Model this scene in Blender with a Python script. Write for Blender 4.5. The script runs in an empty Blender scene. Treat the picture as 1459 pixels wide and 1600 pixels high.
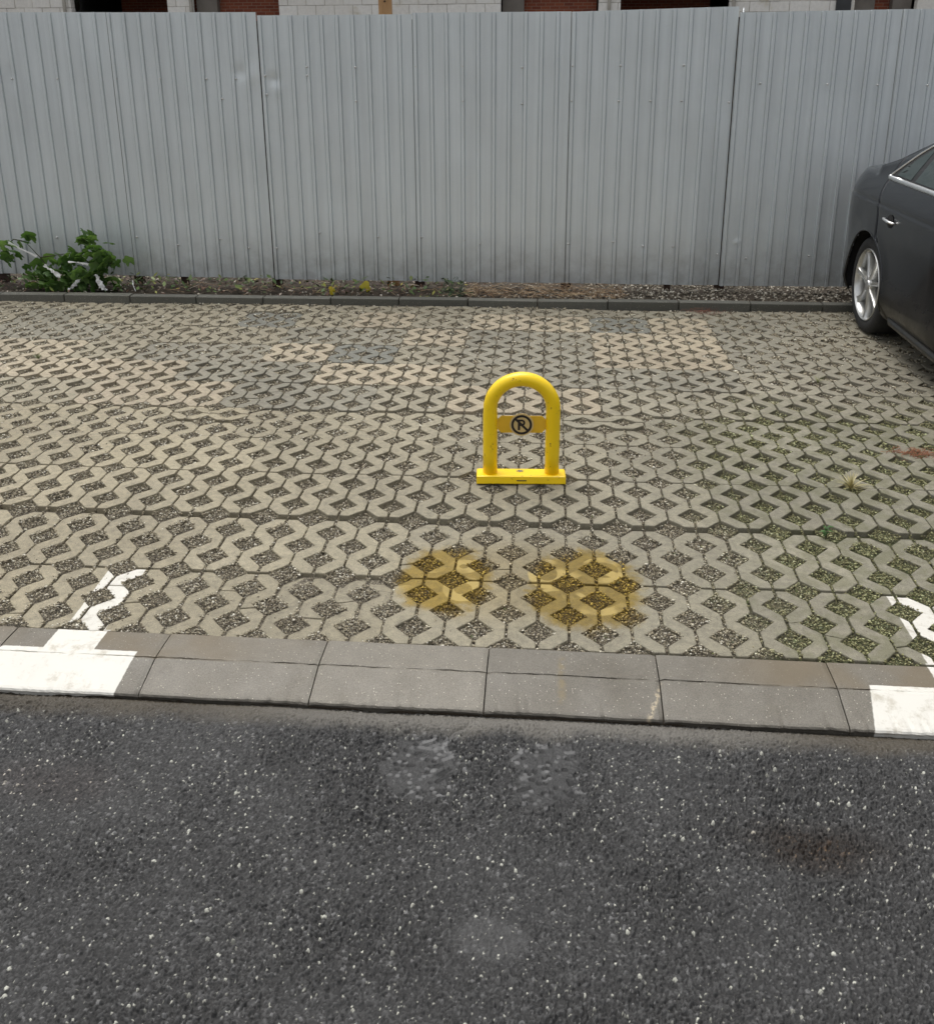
import bpy, bmesh, math, random
import numpy as np
from mathutils import Vector, Matrix

random.seed(7); RS = np.random.RandomState(11)
C = bpy.context.scene.collection
SC = bpy.context.scene

# ------------------------------------------------------------------ camera
PIT, YAW, ROL = 0.31765, -0.08454, -0.00546
CX, CYY, H = -0.19386, -2.58591, 1.75615
FPX, PPY = 1510.9, 578.06
f = Vector((math.sin(YAW)*math.cos(PIT), math.cos(YAW)*math.cos(PIT), -math.sin(PIT)))
r0 = Vector((math.cos(YAW), -math.sin(YAW), 0)); u0 = r0.cross(f)
rr = r0*math.cos(ROL) + u0*math.sin(ROL); uu = -r0*math.sin(ROL) + u0*math.cos(ROL)
cd = bpy.data.cameras.new('camera'); cam = bpy.data.objects.new('camera', cd); C.objects.link(cam)
cam.matrix_world = Matrix(((rr.x, uu.x, -f.x, CX), (rr.y, uu.y, -f.y, CYY), (rr.z, uu.z, -f.z, H), (0, 0, 0, 1)))
cd.sensor_fit = 'VERTICAL'; cd.sensor_height = 36.0; cd.lens = 36.0*FPX/1600
cd.shift_y = (PPY-800)/1600.0
cd.clip_start = 0.05; cd.clip_end = 600
SC.camera = cam

# ------------------------------------------------------------------ sky, sun, exposure
w = bpy.data.worlds.new('World'); SC.world = w; w.use_nodes = True
nt = w.node_tree; nt.nodes.clear()
sky = nt.nodes.new('ShaderNodeTexSky'); sky.sky_type = 'NISHITA'; sky.sun_disc = False
SUN_EL, SUN_AZ = math.radians(74), math.radians(-40)      # azimuth clockwise from +Y
sky.sun_elevation = SUN_EL; sky.sun_rotation = SUN_AZ
sky.air_density = 1.0; sky.dust_density = 6.0; sky.ozone_density = 1.0
hs = nt.nodes.new('ShaderNodeHueSaturation'); hs.inputs['Saturation'].default_value = 0.22
bg = nt.nodes.new('ShaderNodeBackground'); bg.inputs['Strength'].default_value = 0.150
wo = nt.nodes.new('ShaderNodeOutputWorld')
nt.links.new(sky.outputs[0], hs.inputs['Color']); nt.links.new(hs.outputs[0], bg.inputs[0]); nt.links.new(bg.outputs[0], wo.inputs[0])
sl = bpy.data.lights.new('sun', 'SUN'); sl.energy = .60; sl.angle = math.radians(45); sl.color = (1, 0.96, 0.88)
so = bpy.data.objects.new('sun', sl); C.objects.link(so)
sd = Vector((math.sin(SUN_AZ)*math.cos(SUN_EL), math.cos(SUN_AZ)*math.cos(SUN_EL), math.sin(SUN_EL)))
so.rotation_euler = sd.to_track_quat('Z', 'Y').to_euler(); so.location = (0, 0, 20)
SC.view_settings.view_transform = 'Standard'; SC.view_settings.look = 'None'
SC.view_settings.exposure = 0.42; SC.view_settings.gamma = 1.0
SC.view_settings.use_curve_mapping = False

# ------------------------------------------------------------------ helpers
def tag(o, label=None, cat=None, group=None, kind=None):
    if label: o['label'] = label
    if cat: o['category'] = cat
    if group: o['group'] = group
    if kind: o['kind'] = kind
    return o

def empty(name, loc, rz=0.0):
    o = bpy.data.objects.new(name, None); C.objects.link(o); o.location = loc; o.rotation_euler = (0, 0, rz)
    o.empty_display_size = .1
    return o

def link(name, me, parent=None, mat=None, smooth=False):
    if mat is not None and not me.materials: me.materials.append(mat)
    if smooth: me.shade_smooth()
    o = bpy.data.objects.new(name, me); C.objects.link(o)
    if parent is not None: o.parent = parent
    return o

def mesh(name, vs, fs, mat=None, smooth=False):
    me = bpy.data.meshes.new(name); me.from_pydata([tuple(v) for v in vs], [], [tuple(q) for q in fs]); me.update()
    if mat: me.materials.append(mat)
    if smooth: me.shade_smooth()
    return me

def np_mesh(name, V, F, mat=None, smooth=False):
    """V (n,3) float, F (m,k) int with constant k"""
    me = bpy.data.meshes.new(name); n, (m, k) = len(V), F.shape
    me.vertices.add(n); me.vertices.foreach_set('co', V.astype(np.float32).ravel())
    me.loops.add(m*k); me.loops.foreach_set('vertex_index', F.astype(np.int32).ravel())
    me.polygons.add(m); me.polygons.foreach_set('loop_start', np.arange(0, m*k, k, dtype=np.int32))
    me.polygons.foreach_set('loop_total', np.full(m, k, np.int32))
    if smooth: me.polygons.foreach_set('use_smooth', np.ones(m, bool))
    me.update(calc_edges=True)
    if mat: me.materials.append(mat)
    return me

def bm_mesh(name, bm, mat=None, smooth=False):
    me = bpy.data.meshes.new(name); bmesh.ops.recalc_face_normals(bm, faces=bm.faces)
    bm.to_mesh(me); bm.free()
    if mat: me.materials.append(mat)
    if smooth: me.shade_smooth()
    return me

def box_bm(bm, x0, x1, y0, y1, z0, z1, bev=0.0):
    g = bmesh.ops.create_cube(bm, size=1.0, matrix=Matrix.Translation(((x0+x1)/2, (y0+y1)/2, (z0+z1)/2)) @ Matrix.Diagonal((x1-x0, y1-y0, z1-z0, 1)))
    if bev > 0:
        es = list({e for v in g['verts'] for e in v.link_edges})
        bmesh.ops.bevel(bm, geom=es, offset=bev, segments=2, profile=.5, affect='EDGES')

def box(name, x0, x1, y0, y1, z0, z1, mat, parent=None, bev=0.0):
    bm = bmesh.new(); box_bm(bm, x0, x1, y0, y1, z0, z1, bev)
    return link(name, bm_mesh(name, bm, mat), parent)

def tube(name, pts, rad, mat, parent=None, seg=16, closed=False, caps=True, squash=1.0):
    """sweep a circle along pts; rad is a number or list"""
    pts = [Vector(p) for p in pts]; n = len(pts)
    rads = rad if isinstance(rad, (list, tuple)) else [rad]*n
    vs, fs = [], []
    T0 = (pts[1]-pts[0]).normalized(); up = Vector((0, 0, 1)) if abs(T0.z) < .9 else Vector((0, 1, 0))
    side = T0.cross(up).normalized()
    for i, p in enumerate(pts):
        if closed: T = (pts[(i+1) % n]-pts[i-1]).normalized()
        else: T = (pts[min(i+1, n-1)]-pts[max(i-1, 0)]).normalized()
        side = (side - T*side.dot(T)).normalized(); nn = T.cross(side)
        for k in range(seg):
            a = 2*math.pi*k/seg
            vs.append(p + side*math.cos(a)*rads[i] + nn*math.sin(a)*rads[i]*squash)
    for i in range(n if closed else n-1):
        j = (i+1) % n
        for k in range(seg):
            k2 = (k+1) % seg; fs.append((i*seg+k, i*seg+k2, j*seg+k2, j*seg+k))
    if caps and not closed:
        fs.append(tuple(range(seg-1, -1, -1))); fs.append(tuple((n-1)*seg+k for k in range(seg)))
    return link(name, mesh(name, vs, fs, mat, True), parent)

# ------------------------------------------------------------------ material kit
class NT:
    def __init__(s, name):
        s.m = bpy.data.materials.new(name); s.m.use_nodes = True; s.t = s.m.node_tree; s.t.nodes.clear()
        s.out = s.t.nodes.new('ShaderNodeOutputMaterial'); s.b = s.t.nodes.new('ShaderNodeBsdfPrincipled')
        s.t.links.new(s.b.outputs[0], s.out.inputs[0]); s._pos = None
    def n(s, typ, **kw):
        nd = s.t.nodes.new(typ)
        for k, v in kw.items(): setattr(nd, k, v)
        return nd
    def put(s, sock, v):
        if isinstance(v, bpy.types.NodeSocket): s.t.links.new(v, sock)
        elif isinstance(v, (tuple, list)) and len(v) == 3 and sock.type == 'RGBA': sock.default_value = (*v, 1)
        else: sock.default_value = v
    def set(s, **kw):
        for k, v in kw.items(): s.put(s.b.inputs[k.replace('_', ' ')], v)
    def pos(s):
        if s._pos is None: s._pos = s.n('ShaderNodeNewGeometry').outputs['Position']
        return s._pos
    def obj(s): return s.n('ShaderNodeTexCoord').outputs['Object']
    def xyz(s, v=None):
        q = s.n('ShaderNodeSeparateXYZ'); s.put(q.inputs[0], v if v is not None else s.pos()); return q.outputs
    def math(s, op, a, b=None, c=None, clamp=False):
        q = s.n('ShaderNodeMath', operation=op, use_clamp=clamp); s.put(q.inputs[0], a)
        if b is not None: s.put(q.inputs[1], b)
        if c is not None: s.put(q.inputs[2], c)
        return q.outputs[0]
    def noise(s, scale, detail=4, rough=.55, vec=None, dist=0.0, color=False):
        q = s.n('ShaderNodeTexNoise'); s.put(q.inputs['Vector'], vec if vec is not None else s.pos())
        q.inputs['Scale'].default_value = scale; q.inputs['Detail'].default_value = detail; q.inputs['Roughness'].default_value = rough
        q.inputs['Distortion'].default_value = dist
        return q.outputs['Color' if color else 'Fac']
    def vor(s, scale, vec=None, feature='F1', out='Distance', rnd=1.0):
        q = s.n('ShaderNodeTexVoronoi', feature=feature); s.put(q.inputs['Vector'], vec if vec is not None else s.pos())
        q.inputs['Scale'].default_value = scale; q.inputs['Randomness'].default_value = rnd
        return q.outputs[out]
    def ramp(s, fac, stops, interp='LINEAR'):
        q = s.n('ShaderNodeValToRGB'); s.put(q.inputs[0], fac); cr = q.color_ramp; cr.interpolation = interp
        while len(cr.elements) < len(stops): cr.elements.new(.5)
        for e, (p, c) in zip(cr.elements, stops):
            e.position = p; e.color = (*c, 1) if isinstance(c, tuple) else (c, c, c, 1)
        return q.outputs[0]
    def mix(s, fac, a, b, mode='MIX'):
        q = s.n('ShaderNodeMix', data_type='RGBA', blend_type=mode); s.put(q.inputs[0], fac); s.put(q.inputs[6], a); s.put(q.inputs[7], b)
        return q.outputs[2]
    def sm(s, v, a, b):
        q = s.n('ShaderNodeMapRange', interpolation_type='SMOOTHSTEP'); s.put(q.inputs[0], v)
        q.inputs[1].default_value = a; q.inputs[2].default_value = b; q.inputs[3].default_value = 0; q.inputs[4].default_value = 1
        return q.outputs[0]
    def bump(s, h, strength=.5, dist=.002, normal=None):
        q = s.n('ShaderNodeBump'); q.inputs['Strength'].default_value = strength; q.inputs['Distance'].default_value = dist
        s.put(q.inputs['Height'], h)
        if normal is not None: s.put(q.inputs['Normal'], normal)
        return q.outputs[0]
    def boxmask(s, x0, x1, y0, y1, e=.003, skew=0.0, wob=None):
        X, Y, Z = s.xyz()
        if wob is not None: X = s.math('ADD', X, wob); Y = s.math('ADD', Y, wob)
        X = s.math('SUBTRACT', X, s.math('MULTIPLY', Y, skew)) if skew else X
        a = s.math('MULTIPLY', s.sm(X, x0-e, x0+e), s.math('SUBTRACT', 1.0, s.sm(X, x1-e, x1+e)))
        b = s.math('MULTIPLY', s.sm(Y, y0-e, y0+e), s.math('SUBTRACT', 1.0, s.sm(Y, y1-e, y1+e)))
        return s.math('MULTIPLY', a, b)
    def ell(s, cx, cy, rx, ry):
        """normalised distance from an ellipse centre on the ground"""
        X, Y, Z = s.xyz()
        a = s.math('DIVIDE', s.math('SUBTRACT', X, cx), rx); b = s.math('DIVIDE', s.math('SUBTRACT', Y, cy), ry)
        return s.math('SQRT', s.math('ADD', s.math('MULTIPLY', a, a), s.math('MULTIPLY', b, b)))
    def blob(s, cx, cy, rx, ry, inner=.55, wob=.5, wscale=9):
        d = s.ell(cx, cy, rx, ry); nz = s.math('MULTIPLY', s.math('SUBTRACT', s.noise(wscale, 4), .5), wob*2)
        return s.math('SUBTRACT', 1.0, s.sm(s.math('ADD', d, nz), inner, 1.0))

def stain(k, col):
    """yellow-brown stain soaked into the pavers and the gravel, with pale scrubbed arcs"""
    m1 = k.blob(-.53, .40, .25, .33, .20, .28, 9); m2 = k.blob(-.04, .37, .31, .38, .20, .30, 9)
    m = k.sm(k.math('ADD', k.math('MAXIMUM', m1, m2), k.math('MULTIPLY', k.math('SUBTRACT', k.noise(45, 4, .7), .5), .55)), .18, .62)
    m3 = k.math('MULTIPLY', k.blob(-.28, .42, .52, .38, .3, .2, 5), .35); m = k.math('MAXIMUM', m, m3)
    out = k.mix(k.math('MULTIPLY', m, .93), col, k.mix(1.0, col, (.82, .60, .07), 'MULTIPLY'))
    return out, m
def arcs(k, col, m):
    acc = None
    for cx, cy, rx, ry, lo in ((.0, .36, .125, .155, .72), (-.17, .46, .07, .10, .5), (.03, .50, .085, .09, .6), (-.13, .27, .11, .10, .8),
                               (-.585, .49, .055, .055, .4), (-.47, .49, .055, .05, .3), (-.65, .28, .065, .07, .3), (-.46, .34, .07, .08, .45)):
        d = k.ell(cx, cy, rx, ry); a = k.math('MULTIPLY', k.sm(d, lo-.03, lo+.03), k.math('SUBTRACT', 1.0, k.sm(d, .96, 1.02)))
        acc = a if acc is None else k.math('MAXIMUM', acc, a)
    acc = k.math('MULTIPLY', acc, k.sm(k.noise(6, 2), .42, .55)); acc = k.math('MULTIPLY', acc, .5)
    return k.mix(k.math('MULTIPLY', acc, k.sm(m, .1, .5)), col, (.50, .38, .13))

def paint_mask(k):
    """white bay lines painted over kerb and first pavers"""
    wob = k.math('MULTIPLY', k.math('SUBTRACT', k.noise(60, 2), .5), .006)
    ms = [k.boxmask(-1.722, -1.590, -.02, .395, .002, -.05, wob), k.boxmask(-1.735, -1.572, -.128, .01, .002, 0, wob),
          k.boxmask(-3.2, -1.425, -.36, -.108, .002, 0.05, wob),
          k.boxmask(.972, 1.11, -.02, .398, .002, 0.0, wob), k.boxmask(.965, 1.12, -.128, .01, .002, 0, wob), k.boxmask(.785, 2.6, -.36, -.112, .002, .18, wob)]
    a = ms[0]
    for b in ms[1:]: a = k.math('MAXIMUM', a, b)
    worn = k.sm(k.math('ADD', k.noise(70, 5, .7), k.math('MULTIPLY', k.noise(9, 3), .35)), .36, .45)
    return k.math('MULTIPLY', a, worn)

def mossmask(k):
    X, Y, Z = k.xyz()
    g = k.sm(X, -.35, 1.0)
    g = k.math('MULTIPLY', g, k.math('SUBTRACT', 1.0, k.sm(Y, 1.6, 3.4)))
    return k.math('ADD', k.math('MULTIPLY', g, .42), k.math('MULTIPLY', k.noise(2.3, 3), .35))

# pavers ------------------------------------------------------------
k = NT('concrete_paver')
oi = k.n('ShaderNodeObjectInfo').outputs['Color']
big = k.noise(1.3, 4, .6); fine = k.noise(900, 3, .6); mid = k.noise(38, 5, .65); grit = k.vor(420); grain = k.noise(300, 3, .75)
col = k.mix(1.0, oi, k.ramp(mid, [(.25, .66), (.5, .98), (.78, 1.24)]), 'MULTIPLY')
col = k.mix(1.0, col, k.ramp(fine, [(.3, .70), (.5, 1.0), (.72, 1.3)]), 'MULTIPLY')
col = k.mix(1.0, col, k.ramp(grain, [(.30, .66), (.5, 1.0), (.70, 1.36)]), 'MULTIPLY')
col = k.mix(1.0, col, k.ramp(big, [(.3, (.84, .83, .80)), (.7, (1.10, 1.09, 1.05))]), 'MULTIPLY')
col = k.mix(k.sm(k.noise(150, 2), .66, .72), col, (.10, .085, .06))                          # dark specks of dirt
gr = k.math('MULTIPLY', k.sm(mossmask(k), .34, .66), k.sm(k.noise(14, 4), .40, .60))
col = k.mix(k.math('MULTIPLY', gr, .45), col, (.085, .088, .030))
ed = k.n('ShaderNodeNewGeometry').outputs['Pointiness']
col, sm_ = stain(k, col); col = arcs(k, col, sm_)
pm = paint_mask(k); nz = k.xyz(k.n('ShaderNodeNewGeometry').outputs['Normal'])[2]
pm = k.math('MULTIPLY', pm, k.sm(nz, .2, .5))
wcol = k.mix(k.sm(k.noise(26, 6, .75), .48, .70), (.60, .585, .53), (.42, .39, .33))
col = k.mix(pm, col, wcol)
k.set(Base_Color=col, Roughness=k.ramp(k.noise(3, 3), [(.3, .52), (.7, .80)]), Normal=k.bump(k.math('ADD', k.math('MULTIPLY', fine, .6), k.math('ADD', grit, k.math('MULTIPLY', mid, 1.6))), .6, .0016))
M_PAVER = k.m

# kerb ---------------------------------------------------------------
def kerb_mat(name, a, b, painted):
    k = NT(name)
    fine = k.noise(700, 3, .65); mid = k.noise(18, 6, .65)
    rnd = k.n('ShaderNodeObjectInfo').outputs['Random']
    col = k.mix(mid, a, b); col = k.mix(1.0, col, k.ramp(fine, [(.3, .72), (.5, 1.0), (.72, 1.3)]), 'MULTIPLY')
    col = k.mix(1.0, col, k.ramp(rnd, [(0, .86), (1, 1.12)]), 'MULTIPLY'); col = k.mix(1.0, col, k.ramp(k.noise(280, 3, .75), [(.30, .68), (.5, 1.0), (.70, 1.34)]), 'MULTIPLY')
    col = k.mix(k.sm(k.vor(75), .15, .06), col, (.50, .46, .38)); col = k.mix(k.sm(k.noise(260, 2), .66, .72), col, (.06, .05, .04))
    if painted:
        wetp = k.sm(k.noise(2.6, 5, .65), .50, .68); col = k.mix(k.math('MULTIPLY', wetp, .45), col, k.mix(1.0, col, (.62, .58, .50), 'MULTIPLY'))
        X, Y, Z = k.xyz()
        topz = k.math('MULTIPLY', k.sm(Y, -.14, -.128), k.sm(k.noise(3.0, 3), .30, .62))
        brown = k.math('MULTIPLY', topz, k.math('MAXIMUM', k.math('SUBTRACT', 1.0, k.sm(X, -1.35, -.8)), k.sm(X, .25, .6)))
        col = k.mix(k.math('MULTIPLY', brown, .75), col, (.135, .105, .062))
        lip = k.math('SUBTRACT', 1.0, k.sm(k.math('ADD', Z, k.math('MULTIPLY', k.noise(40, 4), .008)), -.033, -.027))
        col = k.mix(k.math('MULTIPLY', lip, .55), col, (.04, .035, .028))  # front lip darkened in the colour for the shadow line at its foot
        # a scraped pale streak and a drip of the yellow stain
        d = k.math('ABSOLUTE', k.math('SUBTRACT', k.math('SUBTRACT', X, .145), k.math('MULTIPLY', k.math('ADD', Y, .2), .35)))
        sc = k.math('MULTIPLY', k.math('SUBTRACT', 1.0, k.sm(d, .001, .012)), k.math('MULTIPLY', k.sm(Y, -.29, -.25), k.math('SUBTRACT', 1.0, k.sm(Y, -.20, -.12))))
        col = k.mix(k.math('MULTIPLY', sc, k.math('MULTIPLY', k.sm(k.noise(55, 3), .45, .6), .6)), col, (.6, .50, .33))
        dr = k.math('MULTIPLY', k.boxmask(-.133, -.117, -.23, -.04, .012), k.math('MULTIPLY', k.sm(k.noise(40, 4), .35, .65), .35))
        col = k.mix(dr, col, (.26, .18, .04))
        pm = paint_mask(k); wc = k.mix(k.sm(k.noise(14, 6, .75), .50, .72), (.62, .605, .55), (.42, .39, .32)); col = k.mix(pm, col, wc)
    k.set(Base_Color=col, Roughness=k.ramp(k.noise(4, 3), [(.3, .42), (.7, .7)]), Normal=k.bump(k.math('ADD', fine, k.math('MULTIPLY', mid, 2.2)), .5, .0016))
    return k.m
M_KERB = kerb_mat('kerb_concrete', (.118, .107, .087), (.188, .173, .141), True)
M_KERB2 = kerb_mat('rear_kerb_concrete', (.085, .085, .072), (.125, .122, .10), False)

# gravel --------------------------------------------------------------
k = NT('gravel_stone')
rnd = k.n('ShaderNodeNewGeometry').outputs['Random Per Island']
col = k.ramp(rnd, [(0, (.05, .042, .028)), (.20, (.13, .105, .07)), (.42, (.27, .235, .16)), (.70, (.36, .315, .22)), (.88, (.52, .48, .37)), (1.0, (.72, .69, .59))])
mm = k.sm(k.math('ADD', mossmask(k), k.math('MULTIPLY', k.noise(45, 3), .25)), .48, .70)
col = k.mix(k.math('MULTIPLY', mm, .62), col, k.mix(1.0, col, (.52, .62, .20), 'MULTIPLY'))
col, sm_ = stain(k, col)
k.set(Base_Color=col, Roughness=.62)
M_GRAVEL = k.m
k = NT('grit_bedding')
v = k.vor(330, out='Color'); vd = k.vor(330)
col = k.ramp(k.xyz(v)[0], [(0, (.035, .028, .02)), (.5, (.09, .075, .052)), (.85, (.17, .15, .11)), (1, (.36, .33, .26))])
mm = k.sm(k.math('ADD', mossmask(k), k.math('MULTIPLY', k.noise(30, 3), .3)), .50, .74)
col = k.mix(k.math('MULTIPLY', mm, .8), col, k.ramp(k.noise(240, 3), [(.3, (.025, .032, .010)), (.7, (.085, .10, .028))]))
col, sm_ = stain(k, col)
k.set(Base_Color=col, Roughness=.85, Normal=k.bump(vd, .8, .003))
M_BED = k.m

# asphalt --------------------------------------------------------------
k = NT('wet_asphalt')
at = k.n('ShaderNodeAttribute'); at.attribute_name = 'tone'
X, Y, Z = k.xyz(); n1 = k.noise(1.7, 4, .6); n2 = k.noise(500, 3, .7)
col = k.mix(1.0, at.outputs['Color'], k.ramp(n2, [(.25, .6), (.5, 1.0), (.75, 1.45)]), 'MULTIPLY')
col = k.mix(1.0, col, k.ramp(n1, [(.3, .82), (.7, 1.15)]), 'MULTIPLY')
oil = k.blob(.47, -.69, .26, .11, .1, .45, 12); col = k.mix(k.math('MULTIPLY', oil, .95), col, k.mix(1.0, col, (.42, .26, .15), 'MULTIPLY'))
oil2 = k.blob(-1.45, -.62, .30, .12, .1, .5, 7); col = k.mix(k.math('MULTIPLY', oil2, .35), col, k.mix(1.0, col, (.9, .62, .55), 'MULTIPLY'))
ed = k.math('MULTIPLY', k.sm(k.math('ADD', Y, k.math('MULTIPLY', k.noise(7, 3), .08)), -.335, -.265), .75)
xx_ = k.sm(X, -1.3, -.6); col = k.mix(ed, col, k.mix(k.math('MULTIPLY', xx_, k.math('SUBTRACT', 1.0, k.sm(X, .3, .7))), k.mix(k.noise(5, 3), (.045, .036, .024), (.085, .07, .045)), (.15, .14, .12)))
wet = k.ramp(k.math('ADD', k.noise(2.4, 4, .6), k.math('MULTIPLY', k.noise(130, 2), .12)), [(.35, .24), (.72, .48)])
k.set(Base_Color=col, Roughness=wet, Normal=k.bump(k.math('ADD', n2, k.noise(230, 3, .7)), .9, .0016))
k.b.inputs['Specular IOR Level'].default_value = .38
M_ASPH = k.m
k = NT('far_asphalt')
v = k.vor(160); col = k.mix(k.sm(k.vor(60), .16, .10), k.mix(k.noise(120, 4), (.022, .022, .023), (.06, .06, .06)), (.30, .29, .26))
k.set(Base_Color=col, Roughness=.45, Normal=k.bump(v, .7, .004)); M_ASPH2 = k.m

# soil behind the kerb ---------------------------------------------------
k = NT('dark_soil')
col = k.mix(k.noise(60, 5, .7), (.020, .014, .009), (.07, .052, .032))
col = k.mix(k.sm(k.vor(120), .22, .12), col, (.10, .085, .06))
k.set(Base_Color=col, Roughness=.9, Normal=k.bump(k.noise(160, 4), .8, .006)); M_SOIL = k.m

def plain(name, colr, rough=.5, metal=0.0, var=.12, scale=30, bumpd=0.0, coat=0.0, trans=0.0):
    k = NT(name); nzz = k.noise(scale, 4, .6, vec=k.obj())
    a = tuple(c*(1-var) for c in colr); b = tuple(min(1, c*(1+var)) for c in colr)
    k.set(Base_Color=k.ramp(nzz, [(.3, a), (.7, b)]), Roughness=rough, Metallic=metal)
    if bumpd: k.set(Normal=k.bump(nzz, .6, bumpd))
    if coat: k.set(Coat_Weight=coat, Coat_Roughness=.08)
    return k.m

# ------------------------------------------------------------------ pavers
P = .2; HD = .0595; SL = .0050
def band(side):
    """outline of one zigzag web to the right (side=1) or left of a slit, y from 0 to .4"""
    s, q = SL, P/2-.0036
    pts = [(s, .0045), (P/2-HD+.002, .0045), (q, HD), (q, .2-HD), (P/2-HD, .2), (q, .2+HD), (q, .4-HD), (P/2-HD+.002, .3955), (s, .3955),
           (s, .3+HD), (HD, .3), (s, .3-HD), (s, .1+HD), (HD, .1), (s, .1-HD)]
    if side < 0: pts = [(-x, y) for x, y in reversed(pts)]
    return pts
def clip(poly, y0, m, keep_above, gap):
    g = gap if keep_above else -gap
    def d(p): return (p[1]-(y0+m*p[0]+g))*(1 if keep_above else -1)
    out = []
    for i in range(len(poly)):
        a, b = poly[i-1], poly[i]; da, db = d(a), d(b)
        if (da > 0) != (db > 0):
            t = da/(da-db); out.append((a[0]+(b[0]-a[0])*t, a[1]+(b[1]-a[1])*t))
        if db > 0: out.append(b)
    return out
def dense(poly, step, jit, rs):
    out = []
    poly = [p for i, p in enumerate(poly) if math.hypot(p[0]-poly[i-1][0], p[1]-poly[i-1][1]) > .005]
    for i in range(len(poly)):
        a, b = poly[i], poly[(i+1) % len(poly)]; L = math.hypot(b[0]-a[0], b[1]-a[1]); n = max(1, int(L/step))
        for j in range(n):
            t = j/n; e = jit*(1.0 if j else .6)
            out.append((a[0]+(b[0]-a[0])*t+rs.uniform(-e, e), a[1]+(b[1]-a[1])*t+rs.uniform(-e, e)))
    return out
def inset(poly, d):
    n = len(poly); out = []
    for i in range(n):
        a, b, c = poly[i-1], poly[i], poly[(i+1) % n]
        e1 = Vector((b[0]-a[0], b[1]-a[1])); e2 = Vector((c[0]-b[0], c[1]-b[1]))
        if e1.length < 1e-6 or e2.length < 1e-6: out.append(b); continue
        e1.normalize(); e2.normalize(); n1 = Vector((-e1.y, e1.x)); n2 = Vector((-e2.y, e2.x)); m = n1+n2
        if m.length < .3: out.append(b); continue
        m = m/m.length; s = d/max(.5, m.dot(n1)); out.append((b[0]+m.x*s, b[1]+m.y*s))
    return out
def solid(bm, poly, rs, zt=0.0, step=.018, jit=.0009):
    A = sum(poly[i-1][0]*poly[i][1]-poly[i][0]*poly[i-1][1] for i in range(len(poly)))
    if A < 0: poly = poly[::-1]
    if abs(A) < 2e-5: return
    o = dense(poly, step, jit, rs); rings = []
    for dd, z in ((0, -.052), (0, -.0045), (.0009, -.0012), (.0028, 0.0)):
        q = inset(o, dd) if dd else o
        rings.append([bm.verts.new((x, y, z+zt+(rs.uniform(-.0004, .0004) if dd else 0))) for x, y in q])
    n = len(o)
    for a, b in zip(rings[:-1], rings[1:]):
        for i in range(n): bm.faces.new((a[i], a[(i+1) % n], b[(i+1) % n], b[i]))
    bm.faces.new(rings[-1])
def paver_mesh(name, seed, cracks=(), half=False, rows=1, chips=0):
    rs = random.Random(seed); bm = bmesh.new()
    bands = []
    for c in (0, 1):
        for sd_ in (-1, 1):
            p = [(x+(c-.5)*P, y) for x, y in band(sd_)]
            if half: p = clip(p, .2, 0, False, .0015)
            bands.append(p)
    for bi, p in enumerate(bands):
        ps = [p]
        for (b_, y0, m) in cracks:
            if b_ == bi:
                nps = []
                for q in ps:
                    xc = (bi-1.5)*P/2
                    nps += [t for t in (clip(q, y0-m*xc, m, True, .0013), clip(q, y0-m*xc, m, False, .0013)) if len(t) > 2]
                ps = nps
        for q in ps: solid(bm, q, rs, rs.uniform(-.0035, .0015) if len(ps) > 1 else 0, jit=.0006 if not chips else .0014)
    me = bpy.data.meshes.new(name); bm.to_mesh(me); bm.free(); me.materials.append(M_PAVER)
    return me
PV = [paver_mesh('paver', s) for s in range(5)]
PC = [paver_mesh('paver', 20, [(1, .21, .3), (2, .12, -.3)], chips=1), paver_mesh('paver', 21, [(0, .30, .4), (3, .18, .2), (2, .28, 0)], chips=1),
      paver_mesh('paver', 22, [(0, .1, .3), (1, .3, -.25), (2, .2, .2), (3, .08, .1)], chips=1), paver_mesh('paver', 23, [(1, .14, 0), (2, .25, .3), (3, .33, -.2)], chips=1)]
PH = paver_mesh('paver', 30, half=True)
rs_ = random.Random(44); bm = bmesh.new()
for sd_ in (-1, 1): solid(bm, [(y, -x) for x, y in band(sd_)], rs_)
PR = bpy.data.meshes.new('paver'); bm.to_mesh(PR); bm.free(); PR.materials.append(M_PAVER)

YC = [0, .396, .825, 1.236, 1.640, 2.016, 2.423, 2.80, 3.182, 3.577, 3.980, 4.38]
ROWZ = [-.004, -.002, .009, .006, .001, .009, .008, .005, .003, .002, .001]
LIGHT = {(5, -7), (5, -2), (5, -1), (6, -9), (6, -7), (6, -4), (6, -3), (7, -9), (7, -5), (7, 0), (7, 1), (8, 0), (8, 1), (9, -2), (9, -1), (9, 1), (7, -10), (6, -8), (5, -6), (8, -3), (9, -4)}
DARK = {(5, -5), (5, -4), (6, -6), (6, -5), (7, -7), (7, -6), (7, -4), (7, -2), (7, -1), (8, -10), (8, -9), (8, -5), (8, -4), (8, -1), (9, -10), (9, -6), (9, 0), (9, 2), (8, 2), (7, 2), (6, 0), (6, -1), (6, 1), (9, 3), (8, -2)}
DEEP = {(9, 0), (7, -4), (9, -6)}
pav = empty('parking_bay', (0, 0, 0)); tag(pav, kind='structure')
def ground_z(x, y):
    return .004*math.sin(x*1.7+y*.9)+.003*math.sin(x*3.1-y*2.3)
rp = random.Random(5)
def put_paver(me, x, y, sy, z, col, name='paver', rz=0.0):
    o = bpy.data.objects.new(name, me); C.objects.link(o); o.parent = pav
    o.location = (x, y, z+ground_z(x, y)+rp.uniform(-.0022, .0022)); o.scale = (1, sy, 1)
    o.rotation_euler = (rp.gauss(0, .0045), rp.gauss(0, .0045), rz+rp.gauss(0, .003)); o.color = (*col, 1)
    return o
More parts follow.
